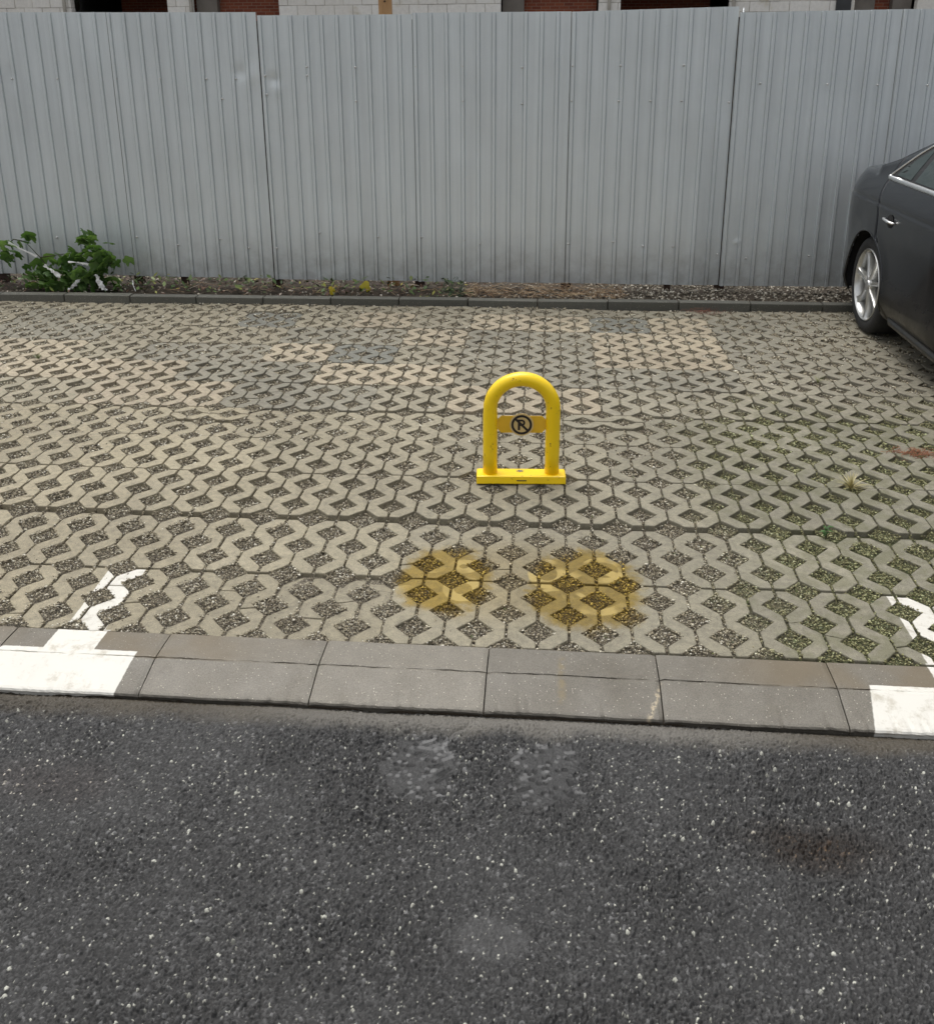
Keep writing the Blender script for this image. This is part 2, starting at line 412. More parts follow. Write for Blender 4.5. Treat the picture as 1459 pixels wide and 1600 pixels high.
for j in range(11):
    y0, y1 = YC[j], YC[j+1]; off = -.2 if j == 4 else 0.0
    wl = -1.72-y0*.72-.75; wr = 1.05+y0*.42+.55
    for c in range(-15, 9):
        xa = .1+.4*c+off; xc = xa+.2
        if xc < wl or xc > min(wr, 3.2): continue
        g = min(1, max(0, (xc+2.2)/3.4)); t = rp.uniform(.93, 1.07)
        base = Vector((.345, .305, .215)).lerp(Vector((.245, .232, .180)), g)
        if j >= 5: base = base.lerp(Vector((.30, .275, .215)), .5)
        if (j, c) in LIGHT: base = Vector((.400, .345, .255))
        elif (j, c) in DEEP: base = Vector((.185, .186, .162))
        elif (j, c) in DARK: base = Vector((.258, .242, .192))
        if j == 0 and xc < -.9: base = base*.93
        base = Vector((base.x*.82*t, base.y*.82*t, base.z*.82*t))
        sy = (y1-y0-.001)/.4
        if j >= 2: sy = min(sy, 1.012)
        off_y = (y1-y0) - .4*sy
        ya = y0+off_y*.5
        if j < 2: ya = y0+.001; sy = (.396 if j == 0 else .412)/.4
        z = ROWZ[j]
        if j == 4 and c in (0, -5):
            q = put_paver(PH, xc, ya, sy, z, base)
            q2 = put_paver(PR, xc-.2, ya+.297, .90, z+.003, base*1.03)
            continue
        if j == 10:
            put_paver(PH, xc, ya, 1.0, z, base); continue
        crk = (j == 0 and xc < -.5) or (j == 0 and xc > .4) or (j == 1 and xc < -.3 and rp.random() < .3) or rp.random() < .05
        o = put_paver(rp.choice(PC) if crk else rp.choice(PV), xc, ya, sy, z, base)
        if crk and j == 0 and xc < -.9: o.location.z -= .006
n_pav = len(pav.children)

# bedding under the pavers
gx = np.linspace(-6.5, 4.2, 220); gy = np.linspace(-.02, 4.25, 100)
GX, GY = np.meshgrid(gx, gy)
GZ = -.0170 + .004*np.clip((GY-1.2)/2, 0, 1) + .004*np.sin(GX*1.7+GY*.9)+.003*np.sin(GX*3.1-GY*2.3) + RS.uniform(-.0015, .0015, GX.shape)
V = np.stack([GX, GY, GZ], -1).reshape(-1, 3); nx = len(gx)
idx = np.arange(V.shape[0]).reshape(GX.shape)
F = np.stack([idx[:-1, :-1], idx[:-1, 1:], idx[1:, 1:], idx[1:, :-1]], -1).reshape(-1, 4)
tag(link('grit_bed', np_mesh('grit_bed', V, F, M_BED)), kind='structure')

# ------------------------------------------------------------------ gravel: chips in the openings
OCT = np.array([(1, 0, 0), (0, 1, 0), (-1, 0, 0), (0, -1, 0), (0, 0, 1), (0, 0, -1)], float)
OCF = np.array([(0, 1, 4), (1, 2, 4), (2, 3, 4), (3, 0, 4), (1, 0, 5), (2, 1, 5), (3, 2, 5), (0, 3, 5)])
def chips(name, pts, size, mat, flat=.65):
    n = len(pts); s = size*np.stack([RS.uniform(.7, 1.4, n), RS.uniform(.55, 1.0, n), RS.uniform(.4, .8, n)*flat/.65], 1)
    v = OCT[None]*s[:, None, :]; v = v + RS.uniform(-.28, .28, v.shape)*s[:, None, :]
    a = RS.uniform(0, 6.28, n); t = RS.normal(0, .45, n); ca, sa, ct, st = np.cos(a), np.sin(a), np.cos(t), np.sin(t)
    x, y, z = v[..., 0], v[..., 1], v[..., 2]
    y2 = y*ct[:, None]-z*st[:, None]; z2 = y*st[:, None]+z*ct[:, None]
    x3 = x*ca[:, None]-y2*sa[:, None]; y3 = x*sa[:, None]+y2*ca[:, None]
    V = np.stack([x3, y3, z2], -1)+pts[:, None, :]
    F = (OCF[None]+np.arange(n)[:, None, None]*6).reshape(-1, 3)
    return np_mesh(name, V.reshape(-1, 3), F, mat)
YCn = np.array(YC)
def in_hole(x, y):
    j = np.clip(np.searchsorted(YCn, y, 'right')-1, 0, 10); y0 = YCn[j]; y1 = YCn[j+1]
    ly = (y-y0)/(y1-y0)*.4; lx = np.mod(x, P)
    ax = np.minimum(lx, P-lx)                 # distance from ring slit
    bx = P/2-ax                              # distance from boundary
    d1 = ax+np.minimum(np.abs(ly-.1), np.abs(ly-.3))
    d2 = bx+np.minimum(np.minimum(np.abs(ly), np.abs(ly-.2)), np.abs(ly-.4))
    return (d1 < HD+.002) | (d2 < HD+.004) | (ax < .005) | (bx < .0035)
def fill(y0, y1, dens):
    A = 9.0*(y1-y0); n = int(A*dens); x = RS.uniform(-5.6, 3.4, n); y = RS.uniform(y0, y1, n)
    ok = (x > -1.72-y*.66-.25) & (x < .98+y*.40+.2); x, y = x[ok], y[ok]; ok = in_hole(x, y); return x[ok], y[ok]
def gz(x, y): return .004*np.sin(x*1.7+y*.9)+.003*np.sin(x*3.1-y*2.3)
root = []
for (a, b, dens, size) in ((0, 1.3, 34000, .0034), (1.3, 2.6, 21000, .0044), (2.6, 4.2, 13000, .0056)):
    x, y = fill(a, b, dens); n = len(x)
    ly = RS.uniform(-.0125, -.0025, n)+.003*np.clip((y-1.5)/2, 0, 1) + .006*np.clip(np.sin(x*2.3+y*3.1)*np.sin(y*2.9-x*1.1)-.1, 0, 1) + .006*np.clip((-1.0-x)/1.5, 0, 1)*(y < 2.2); cover = (np.sin(x*5.1+3*np.sin(y*2.7))+np.sin(y*6.3+x*2.1)) > .9
    z = gz(x, y)+ly+cover*.004
    sz = size*RS.choice([.6, .8, 1.0, 1.35, 1.8], n, p=[.2, .3, .28, .16, .06])
    root.append((np.stack([x, y, z], 1), sz))
# strays lying on the paver tops, thicker at the left edge and along the rear kerb
n = 9000; x = RS.uniform(-4.6, 2.6, n); y = RS.uniform(0, 4.15, n)
wgt = .12+.55*np.exp(-((x+1.9-(-.5*y))/.7)**2)*(y < 1.6)+.5*(y > 3.9)+.35*np.exp(-((x-.25)**2+(y-1.33)**2)/.04)*3+.5*np.exp(-((x+1.0)**2/.6+(y-.08)**2/.02))*1.5
ok = RS.rand(n) < wgt*.8; x, y = x[ok], y[ok]
root.append((np.stack([x, y, gz(x, y)+.006], 1), RS.uniform(.0018, .0042, len(x))))
pts = np.concatenate([a for a, _ in root]); sz = np.concatenate([s for _, s in root])
def chips_v(name, pts, sz, mat):
    me = chips(name, pts, 1.0, mat) if False else None
    n = len(pts); s = sz[:, None]*np.stack([RS.uniform(.7, 1.4, n), RS.uniform(.55, 1.0, n), RS.uniform(.4, .8, n)], 1)
    v = OCT[None]*s[:, None, :]; v = v + RS.uniform(-.28, .28, v.shape)*s[:, None, :]
    a = RS.uniform(0, 6.28, n); t = RS.normal(0, .45, n); ca, sa, ct, st = np.cos(a), np.sin(a), np.cos(t), np.sin(t)
    xx, yy, zz = v[..., 0], v[..., 1], v[..., 2]
    y2 = yy*ct[:, None]-zz*st[:, None]; z2 = yy*st[:, None]+zz*ct[:, None]
    V = np.stack([xx*ca[:, None]-y2*sa[:, None], xx*sa[:, None]+y2*ca[:, None], z2], -1)+pts[:, None, :]
    F = (OCF[None]+np.arange(n)[:, None, None]*6).reshape(-1, 3)
    return np_mesh(name, V.reshape(-1, 3), F, mat)
tag(link('gravel', chips_v('gravel', pts, sz, M_GRAVEL)), 'pale and brown gravel chips filling the openings of the paving', 'gravel', kind='stuff')
print('PAVERS', n_pav, 'CHIPS', len(pts))

# ------------------------------------------------------------------ front kerb (bevelled)
kb = empty('front_kerb', (0, 0, 0)); tag(kb, kind='structure')
def kerb_stone(seed, L):
    rs = random.Random(seed); n = 40; prof = [(-.002, -.10), (-.002, -.006), (-.007, -.001), (-.062, .0), (-.122, 0), (-.1285, -.0008), (-.1305, -.006), (-.1328, -.0022),
            (-.139, -.0012), (-.205, -.0165), (-.262, -.0290), (-.270, -.0325), (-.2735, -.038), (-.268, -.048), (-.262, -.10)]
    vs, fs = [], []; ph = rs.uniform(0, 9)
    for i in range(n+1):
        t = i/n; x = L*t; ex = min(t, 1-t)*L; sink = .003*math.exp(-ex/.004)
        wob = .0012*math.sin(t*7+ph)+.0006*math.sin(t*23+ph)+rs.uniform(-.0004, .0004)
        deep = max(0, math.sin(t*5+ph)+.7*math.sin(t*13+2*ph)+.5)
        chip = .004 if rs.random() < .1 else 0
        for q, (y, z) in enumerate(prof):
            yy, zz = y+wob*(1 if q > 3 else .4), z-(sink if q > 1 else 0)
            if q in (5, 6, 7): yy += rs.uniform(-.0015, .0015)+.0025*math.sin(t*31+ph)*(q == 6)
            if q == 6: zz = z*min(1.9, .25+1.1*deep)-.0008
            if q in (10, 11, 12): yy += chip+rs.uniform(-.0008, .0008); zz -= chip*.3
            vs.append((x, yy, zz))
    m = len(prof)
    for i in range(n):
        for q in range(m-1): a = i*m+q; fs.append((a, a+1, a+m+1, a+m))
    fs.append(tuple(range(m))[::-1]); fs.append(tuple(n*m+q for q in range(m)))
    return mesh('kerb_stone', vs, fs, M_KERB)
xs = [-.346+.5085*i for i in range(-5, 6)]
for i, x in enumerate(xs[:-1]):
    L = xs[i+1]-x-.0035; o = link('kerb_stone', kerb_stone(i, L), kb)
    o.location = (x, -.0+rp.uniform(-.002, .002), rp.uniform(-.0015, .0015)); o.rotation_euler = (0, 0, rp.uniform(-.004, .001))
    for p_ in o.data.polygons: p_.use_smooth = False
bm = bmesh.new(); box_bm(bm, -3.4, 2.8, -.268, -.004, -.2, -.012); 
# mortar in the joints
me = bm_mesh('kerb_bed', bm, M_SOIL); link('kerb_bed', me, kb).location = (0, 0, -.035)

# ------------------------------------------------------------------ rear kerb
rk = empty('rear_kerb', (0, 0, 0)); tag(rk, kind='structure')
bm = bmesh.new(); box_bm(bm, 0, .4965, 0, .078, -.15, .052, .006); kr = bm_mesh('kerb_stone', bm, M_KERB2, False)
for i in range(-12, 9):
    x = -.742+.503*i - .015; o = link('kerb_stone', kr, rk); y = 4.200+.0115*(x+.74)
    o.location = (x, y+rp.uniform(-.003, .003), rp.uniform(-.003, .003)); o.rotation_euler = (rp.uniform(-.01, .01), rp.uniform(-.004, .004), .0115+rp.uniform(-.004, .004))

# ------------------------------------------------------------------ asphalt (real relief in the foreground)
ax0, ax1, ay0, ay1, st = -1.98, 1.14, -1.40, -.262, .0021
nxg, nyg = int((ax1-ax0)/st), int((ay1-ay0)/st)
def vnoise(nx_, ny_, cell, seed):
    r = np.random.RandomState(seed); g = r.rand(int(ny_/cell)+3, int(nx_/cell)+3)
    yy = np.arange(ny_)/cell; xx = np.arange(nx_)/cell; yi = yy.astype(int); xi = xx.astype(int); fy = (yy-yi)[:, None]; fx = (xx-xi)[None]
    fy = fy*fy*(3-2*fy); fx = fx*fx*(3-2*fx)
    a = g[yi][:, xi]; b = g[yi][:, xi+1]; c = g[yi+1][:, xi]; d = g[yi+1][:, xi+1]
    return (a*(1-fx)+b*fx)*(1-fy)+(c*(1-fx)+d*fx)*fy
Hh = np.full((nyg, nxg), -.0045); Tn = np.full((nyg, nxg), .018); Tb = np.zeros((nyg, nxg))
ns = 150000; sx = RS.uniform(0, nxg, ns); sy = RS.uniform(0, nyg, ns); sr = RS.choice([1.0, 1.4, 1.9, 2.8], ns, p=[.40, .34, .2, .06])
sh = RS.uniform(.35, 1.0, ns); an = RS.uniform(0, 3.14, ns); el = RS.uniform(.55, 1.0, ns)
tone = RS.uniform(.012, .066, ns); wsel = RS.rand(ns) < .036; tone[wsel] = RS.uniform(.18, .62, wsel.sum()); sr[wsel] = RS.choice([.9, 1.2, 1.6, 2.4], wsel.sum(), p=[.56, .30, .11, .03]); sh[wsel] = RS.uniform(.8, 1.1, wsel.sum())
wst = RS.rand(ns) < .05; tone[wst & ~wsel] = RS.uniform(.09, .16, (wst & ~wsel).sum())
R_ = 4
best = np.full((nyg, nxg), -1.0)
for dy in range(-R_, R_+1):
    for dx in range(-R_, R_+1):
        ix = sx.astype(int)+dx; iy = sy.astype(int)+dy; ok = (ix >= 0) & (ix < nxg) & (iy >= 0) & (iy < nyg)
        ddx = ix-sx; ddy = iy-sy; u = (ddx*np.cos(an)+ddy*np.sin(an))/sr; v_ = (-ddx*np.sin(an)+ddy*np.cos(an))/(sr*el)
        q = 1-(u*u+v_*v_); ok &= q > 0; hh = (-.0045+.0066*sh*np.clip(q, 0, 1)**.5*np.clip(sr/1.8, .6, 1.2))
        ii = np.nonzero(ok)[0]; li = iy[ii]*nxg+ix[ii]
        np.maximum.at(Hh.reshape(-1), li, hh[ii])
        win = hh[ii] >= Hh.reshape(-1)[li]-1e-9; Tn.reshape(-1)[li[win]] = tone[ii[win]]
smooth = np.clip(vnoise(nxg, nyg, 90, 3)*1.6-.35, 0, 1); yy = ay0+np.arange(nyg)*st; xx = ax0+np.arange(nxg)*st
near = np.exp(-np.clip(-.283-yy[:, None]-.05*vnoise(nxg, nyg, 60, 91)**2*1.0, 0, 9)/.022)
amp = (.85+.9*smooth)*(1-.55*near)
Hh = Hh*amp - .006*np.exp(-((yy+.270)/.007)**2)[:, None] + .004*(vnoise(nxg, nyg, 160, 5)-.5)+.002*(vnoise(nxg, nyg, 45, 6)-.5) + .010*near*0
Tn = Tn*(1-near)+.045*near
XX, YY = np.meshgrid(xx, yy)
def smear(cx, cy, rx, ry, seed):
    """scrubbed patch: flattened, greyish, with round light and dark dabs and short dashes"""
    global Hh, Tn
    r = np.random.RandomState(seed); d = np.sqrt(((XX-cx)/rx)**2+((YY-cy)/ry)**2)+.5*(vnoise(nxg, nyg, 14, seed)-.5); m = np.clip((1.0-d)/.25, 0, 1)
    Hh = Hh*(1-.75*m); Tn = Tn*(1-.85*m)+.034*.85*m
    for i in range(95):
        a, b = r.uniform(0, 6.28), math.sqrt(r.rand()); px, py = cx+rx*b*math.cos(a), cy+ry*b*math.sin(a); c = r.choice([.11, .085, .14, .003, .003, .003, .006])
        if r.rand() < .15:
            L = r.uniform(.005, .017); th = r.uniform(-.3, .8); u = (XX-px)*math.cos(th)+(YY-py)*math.sin(th); v2 = -(XX-px)*math.sin(th)+(YY-py)*math.cos(th)
            dd = np.sqrt(np.maximum(np.abs(u)-L, 0)**2+v2**2)
        else: dd = np.sqrt((XX-px)**2+(YY-py)**2)
        mm_ = np.clip((.0075-dd)/.0025, 0, 1)*.85; Tn = Tn*(1-mm_)+c*mm_; Hh = Hh*(1-mm_)-(.0045*mm_ if c < .02 else -.0006*mm_)
smear(-.500, -.490, .105, .135, 41); smear(-.165, -.500, .105, .135, 42)
d = np.sqrt(((XX+.286)/.10)**2+((YY+1.0)/.062)**2)+.18*(vnoise(nxg, nyg, 18, 77)-.5); m = np.clip((1-d)/.35, 0, 1)*.5
keep = Tn < .2; Tn = np.where(keep, Tn*(1-m)+.070*m, Tn); Hh = Hh*(1-.5*m)
d = np.abs((XX+.405)-.06*np.sin((YY+.34)*22)-(-.33-YY)*.25); m = np.clip((.012-d)/.006, 0, 1)*np.clip((YY+.46)/.03, 0, 1)*.5; Tn = Tn*(1-m)+.16*m
V = np.stack([XX, YY, Hh-.0480], -1).reshape(-1, 3); idx = np.arange(V.shape[0]).reshape(nyg, nxg)
F = np.stack([idx[:-1, :-1], idx[:-1, 1:], idx[1:, 1:], idx[1:, :-1]], -1).reshape(-1, 4)
me = np_mesh('road', V, F, M_ASPH, True)
at_ = me.color_attributes.new('tone', 'FLOAT_COLOR', 'POINT')
cc = np.ones((V.shape[0], 4), np.float32); tt = Tn.reshape(-1)
cc[:, 0] = tt*1.0; cc[:, 1] = tt*1.0; cc[:, 2] = tt*.99; br = tt > .2; cc[br, 2] *= .88
at_.data.foreach_set('color', cc.ravel())
tag(link('road', me), kind='structure')
# the road goes on around the foreground
def frame_sheet(name, x0, x1, y0, y1, hx0, hx1, hy0, hy1, z, mat):
    vs = [(x0, y0, z), (x1, y0, z), (x1, y1, z), (x0, y1, z), (hx0, hy0, z), (hx1, hy0, z), (hx1, hy1, z), (hx0, hy1, z)]
    return link(name, mesh(name, vs, [(0, 1, 5, 4), (1, 2, 6, 5), (2, 3, 7, 6), (3, 0, 4, 7)], mat))
tag(frame_sheet('outer_road', -300, 300, -300, -.26, ax0+.01, ax1-.01, ay0+.01, ay1-.002, -.0505, M_ASPH2), kind='structure')
tag(link('ground', mesh('ground', [(-300, -.25, -.12), (300, -.25, -.12), (300, 300, -.12), (-300, 300, -.12)], [(0, 1, 2, 3)], M_SOIL)), kind='structure')

# ------------------------------------------------------------------ verge behind the rear kerb
gx = np.linspace(-7, 5, 400); gy = np.concatenate([np.linspace(4.23, 5.6, 50), [7, 10, 16, 24, 30]]); GX, GY = np.meshgrid(gx, gy)
GZ = .022+.010*np.sin(GX*3.3)*np.sin(GY*5+GX)+RS.uniform(-.006, .006, GX.shape); GZ[:, :] -= np.where(GX < -1.2, .012, 0)
V = np.stack([GX, GY, GZ], -1).reshape(-1, 3); idx = np.arange(V.shape[0]).reshape(GX.shape)
F = np.stack([idx[:-1, :-1], idx[:-1, 1:], idx[1:, 1:], idx[1:, :-1]], -1).reshape(-1, 4)
tag(link('verge', np_mesh('verge', V, F, M_SOIL)), kind='structure')
n = 9000; x = RS.uniform(-4.9, 3.0, n); y = RS.uniform(4.27, 4.95, n)
ok = RS.rand(n) < np.where(x > .1, 1.0, np.where(x > -1.0, .25, .12)); x, y = x[ok], y[ok]
pv = np.stack([x, y, .028+RS.uniform(0, .012, len(x))], 1); k = NT('verge_stone')
rnd = k.n('ShaderNodeNewGeometry').outputs['Random Per Island']
k.set(Base_Color=k.ramp(rnd, [(0, (.07, .06, .045)), (.4, (.2, .175, .13)), (.75, (.36, .32, .25)), (1, (.66, .62, .53))]), Roughness=.7)
tag(link('verge_gravel', chips_v('verge_gravel', pv, RS.uniform(.006, .014, len(x)), k.m)), 'coarse pale gravel on the verge between rear kerb and fence', 'gravel', kind='stuff')

# ------------------------------------------------------------------ fence
FY = 4.70
k = NT('galvanised_sheet'); X, Y, Z = k.xyz()
col = k.mix(k.noise(3.5, 3), (.70, .75, .76), (.77, .81, .815))
sp = k.n('ShaderNodeMapping'); sp.inputs['Scale'].default_value = (22, 1, .6); k.put(sp.inputs[0], k.pos())
col = k.mix(1.0, col, k.ramp(k.noise(1.0, 4, .6, vec=sp.outputs[0]), [(.3, .93), (.7, 1.05)]), 'MULTIPLY')
foot_tone = k.math('MULTIPLY', k.math('SUBTRACT', 1.0, k.sm(Z, .08, .55)), k.ramp(k.noise(9, 5, .7), [(.3, .15), (.75, .6)]))  # mottled tone, darker and warmer towards the bottom edge
col = k.mix(foot_tone, col, (.22, .205, .175)); spk = k.sm(k.noise(800, 2), .42, .6)
col = k.mix(1.0, col, k.ramp(spk, [(0, .93), (1, 1.05)]), 'MULTIPLY')
k.set(Base_Color=col, Metallic=.30, Roughness=k.ramp(k.noise(5, 4), [(.3, .34), (.7, .45)]), Normal=k.bump(k.noise(2.2, 3), .25, .02))
M_FENCE = k.m
M_SCREW = plain('zinc_screw', (.62, .62, .60), .35, .8)
fence = empty('metal_fence', (0, FY, 0))
tag(fence, 'tall grey corrugated sheet metal fence running behind the whole parking bay', 'fence')
def panel(x0, x1, zb0, zb1, zt0, zt1, dy, nrib, ribs_from=0.0, bendfn=None, seed=0, dents=(), gap=.004):
    rs = random.Random(seed); cols = []         # (x, y offset); a narrow slit is left before the next sheet
    pitch = (x1-x0)/nrib; hw, tw, ht = .0112, .0088, .0135
    
    for i in range(nrib+1):
        c = x0+pitch*i
        if i: 
            cols.append((c-pitch*.62, -.0005)); cols.append((c-pitch*.3, -.0008))
        if i == nrib: cols.append((c-hw-.0065-gap, -.001)); break
        cols += [(c-hw-.0065, -.0008), (c-hw-.0055, .0045), (c-hw-.001, .0050), (c-tw, -ht), (c+tw, -ht), (c+hw+.001, .0050), (c+hw+.0055, .0045), (c+hw+.0065, -.0008)]
    cols = [c for c in cols if c[0] <= x1+.016]
    if dents:
        ext = []
        for (a, ya), (b, yb) in zip(cols[:-1], cols[1:]):
            if b-a > .02 and any(abs((a+b)/2-d[0]) < 2.6*d[2]+.03 for d in dents):
                q_ = int((b-a)/.009); ext += [(a+(b-a)*t/q_, ya+(yb-ya)*t/q_) for t in range(1, q_)]
        cols = sorted(cols+ext)
    nz = 170 if dents else 56; vs, fs = [], []; m = len(cols)
    for j in range(nz+1):
        t = j/nz
        for i, (x, y) in enumerate(cols):
            s = (x-x0)/(x1-x0); z = (zb0+(zb1-zb0)*s)*(1-t)+(zt0+(zt1-zt0)*s)*t
            yy = y+dy+.0022*math.sin(x*5.3+seed)*math.sin(z*2.1+seed)+.0012*math.sin(z*7+x*9)
            for (dx, dz, rx, rz, a) in dents: yy += a*math.exp(-((x-dx)/rx)**2-((z-dz)/rz)**2)
            if bendfn: yy += bendfn(x, z)
            vs.append((x, yy, z))
    for j in range(nz):
        for i in range(m-1): a = j*m+i; fs.append((a, a+1, a+m+1, a+m))
    me = mesh('fence_panel', vs, fs, M_FENCE)
    o = link('fence_panel', me, fence); md = o.modifiers.new('thickness', 'SOLIDIFY'); md.thickness = .0012; md.offset = 1
    return o
def sc(z): return 1.756+(z-1.756)*1.0111
def sx_(x): return -.194+(x+.194)*1.0111
SE = [sx_(v) for v in (-5.62, -4.50, -3.388, -2.278, -1.160, -.042, 1.106, 2.20, 3.31, 4.42)]
panel(SE[0], SE[1], sc(.108), sc(.107), sc(2.06), sc(2.055), 0, 10, seed=1)
panel(SE[1], SE[2], sc(.107), sc(.104), sc(2.052), sc(2.043), -.003, 10, seed=2, dents=((-4.22, 1.6, .04, .09, .006),))
panel(SE[2], SE[3], sc(.100), sc(.098), sc(2.042), sc(2.034), -.006, 10, seed=3, dents=((SE[3]-.17, 1.62, .05, .05, .008), (SE[3]-.08, 1.60, .05, .07, -.006)), bendfn=lambda x, z: -.012*math.exp(-((x-SE[3])/.03)**2)*(.5+.5*math.tanh((z-1.0)*3)))
panel(SE[3], SE[4], sc(.088), sc(.089), sc(2.012), sc(2.012), .001, 10, seed=4, dents=((SE[3]+.075, 1.57, .05, .045, .009), (SE[3]+.11, 1.50, .03, .05, -.004)))
panel(SE[4], SE[5], sc(.087), sc(.090), sc(2.021), sc(2.021), -.005, 10, seed=5)
panel(SE[5], SE[6], sc(.090), sc(.086), sc(2.019), sc(2.045), -.001, 10, seed=6, bendfn=lambda x, z: .13*max(0, x-(SE[6]-.21)))
panel(SE[6], SE[7], sc(.086), sc(.086), sc(2.005), sc(2.018), -.004, 10, seed=7, bendfn=lambda x, z: .03*(x-SE[6]), dents=((SE[6]+.09, .40, .02, .02, -.006),))
panel(SE[7], SE[8], sc(.086), sc(.086), sc(2.018), sc(2.018), -.002, 10, seed=8, bendfn=lambda x, z: .033+.03*(x-SE[7]))
panel(SE[8], SE[9], sc(.086), sc(.086), sc(2.018), sc(2.018), .001, 10, seed=9, bendfn=lambda x, z: .066+.03*(x-SE[8]))
# folded edge flashing at the joint of the sixth and seventh sheets
o = tube('edge_trim', [(SE[6]+.006, -.012, sc(.09)), (SE[6]+.006, -.012, sc(1.0)), (SE[6]+.004, -.012, sc(2.035))], .0045, M_FENCE, fence, 8)
bm = bmesh.new(); bmesh.ops.create_icosphere(bm, subdivisions=2, radius=.0085); scr = bm_mesh('screw', bm, M_SCREW, True)
SCR = [(-4.178, 1.585), (-3.827, 1.584), (-3.381, 1.583), (-3.046, 1.582), (-2.70, 1.58), (-2.48, 1.58), (-2.591, 1.44), (-2.258, 1.47), (-2.26, 1.60), (-1.95, 1.66), (-1.595, 1.657), (-1.95, 1.60), (-1.16, 1.66), (-1.155, 1.43), (-.82, 1.66), (-.82, 1.42),
       (-.399, 1.65), (-.399, 1.402), (-.045, 1.66), (-.045, 1.42), (.29, 1.66), (.29, 1.42), (.51, 1.42), (.73, 1.66), (.73, 1.42), (1.06, 1.409), (1.264, 1.538), (1.72, 1.53), (2.06, 1.525), (2.393, 1.522), (-1.60, 1.42),
       (-3.36, .409), (-3.035, .352), (-3.16, .36), (-4.0, .40), (-3.81, .38), (-2.70, .40), (-2.479, .333), (-2.26, .335), (-1.921, .457), (-1.474, .428), (-1.14, .43), (-.82, .41), (-.49, .40), (-.7, .387), (-.04, .39), (.29, .41), (.51, .38), (.73, .38), (1.06, .324), (1.266, .297), (1.72, .32)]
for x, z in SCR:
    X_ = sx_(x); o = link('screw', scr, fence); o.location = (X_+random.uniform(-.002, .002), -.0135, sc(z)); 
M_POST = plain('rusty_post', (.05, .028, .02), .8, .2, .4, 25, .002)
for i_, x in enumerate(SE[1:-1]): yb = .020 if i_ < 5 else (.048 if i_ == 5 else .085+.034*(i_-6)); box('post', x-.045, x+.03, yb, yb+.04, -.2, 1.98, M_POST, fence)  # dark backing strips added behind the slits so the seams read black
for x in (-3.06, .72): box('post', x-.024, x+.024, .022, .07, -.2, 1.9, M_POST, fence)
for z in (.42, 1.5, 1.62): box('rail', SE[0], SE[6]-.25, .0145, .0205, z-.02, z+.02, M_POST, fence)

# ------------------------------------------------------------------ wooden post behind the fence
k = NT('raw_timber'); mp = k.n('ShaderNodeMapping'); mp.inputs['Scale'].default_value = (40, 40, 3); k.put(mp.inputs[0], k.obj())
k.set(Base_Color=k.ramp(k.noise(1, 5, .6, vec=mp.outputs[0]), [(.3, (.34, .18, .07)), (.7, (.50, .30, .14))]), Roughness=.7); M_WOOD = k.m
wp = empty('wooden_post', (-1.404, 4.84, 0)); tag(wp, 'raw timber plank standing upright behind the grey fence, with a dark knot', 'post')
box('plank', -.047, .047, -.02, .025, 0, 2.6, M_WOOD, wp, .003)
bm = bmesh.new(); bmesh.ops.create_cone(bm, cap_ends=True, segments=12, radius1=.008, radius2=.007, depth=.004, matrix=Matrix.Translation((0, -.0215, 2.108)) @ Matrix.Rotation(math.pi/2, 4, 'X')); link('knot', bm_mesh('knot', bm, M_POST), wp)

# ------------------------------------------------------------------ building under construction
BY = 26.0
k = NT('aerated_block'); rnd = k.n('ShaderNodeObjectInfo').outputs['Random']
col = k.mix(rnd, (.82, .80, .74), (.90, .89, .84)); col = k.mix(k.sm(k.noise(1.5, 5, .7), .55, .75), col, (.55, .50, .36)); col = k.mix(1.0, col, k.ramp(k.noise(12, 4), [(.3, .9), (.7, 1.05)]), 'MULTIPLY')
k.set(Base_Color=col, Roughness=.9, Normal=k.bump(k.noise(40, 3), .4, .01)); M_BLOCK = k.m
M_MORT = plain('mortar', (.42, .40, .35), .9, 0, .2, 3)
k = NT('red_brick'); br = k.n('ShaderNodeTexBrick'); mp = k.n('ShaderNodeMapping'); mp.inputs['Rotation'].default_value = (math.pi/2, 0, 0); k.put(mp.inputs[0], k.obj()); k.put(br.inputs['Vector'], mp.outputs[0])
br.inputs['Scale'].default_value = 1.0; br.inputs['Brick Width'].default_value = .26; br.inputs['Row Height'].default_value = .085; br.inputs['Mortar Size'].default_value = .006
br.inputs['Color1'].default_value = (.30, .085, .04, 1); br.inputs['Color2'].default_value = (.20, .05, .028, 1); br.inputs['Mortar'].default_value = (.30, .22, .16, 1)
k.set(Base_Color=br.outputs['Color'], Roughness=.85); M_BRICK = k.m
M_CONC = plain('raw_concrete', (.21, .19, .165), .85, 0, .25, 1.2)
M_DARKC = plain('dark_column_paint', (.045, .048, .05), .7, 0, .3, 2)
bld = empty('building', (0, BY, 0)); tag(bld, 'unfinished white block building with red brick in its openings, far behind the fence', 'building')
OPN = [(-13.94, -11.108, 2), (-10.398, -7.878, 1), (-1.609, 1.068, 1), (1.678, 4.612, 2), (7.917, 9.536, 1)]     # openings: x0, x1, kind
ZT, ZO0, ZO1, CH, BL = 6.2, .6, 3.95, .27, .53
blk_cache = {}
def solid_iv(z):
    if ZO0 < z < ZO1:
        c = [-18.0] + [v for a, b, _ in OPN for v in (a, b)] + [13.0]; return [(c[i], c[i+1]) for i in range(0, len(c), 2)]
    return [(-18.0, 13.0)]
far = bmesh.new(); nblk = 0; row = 0; z = .135*0+.06
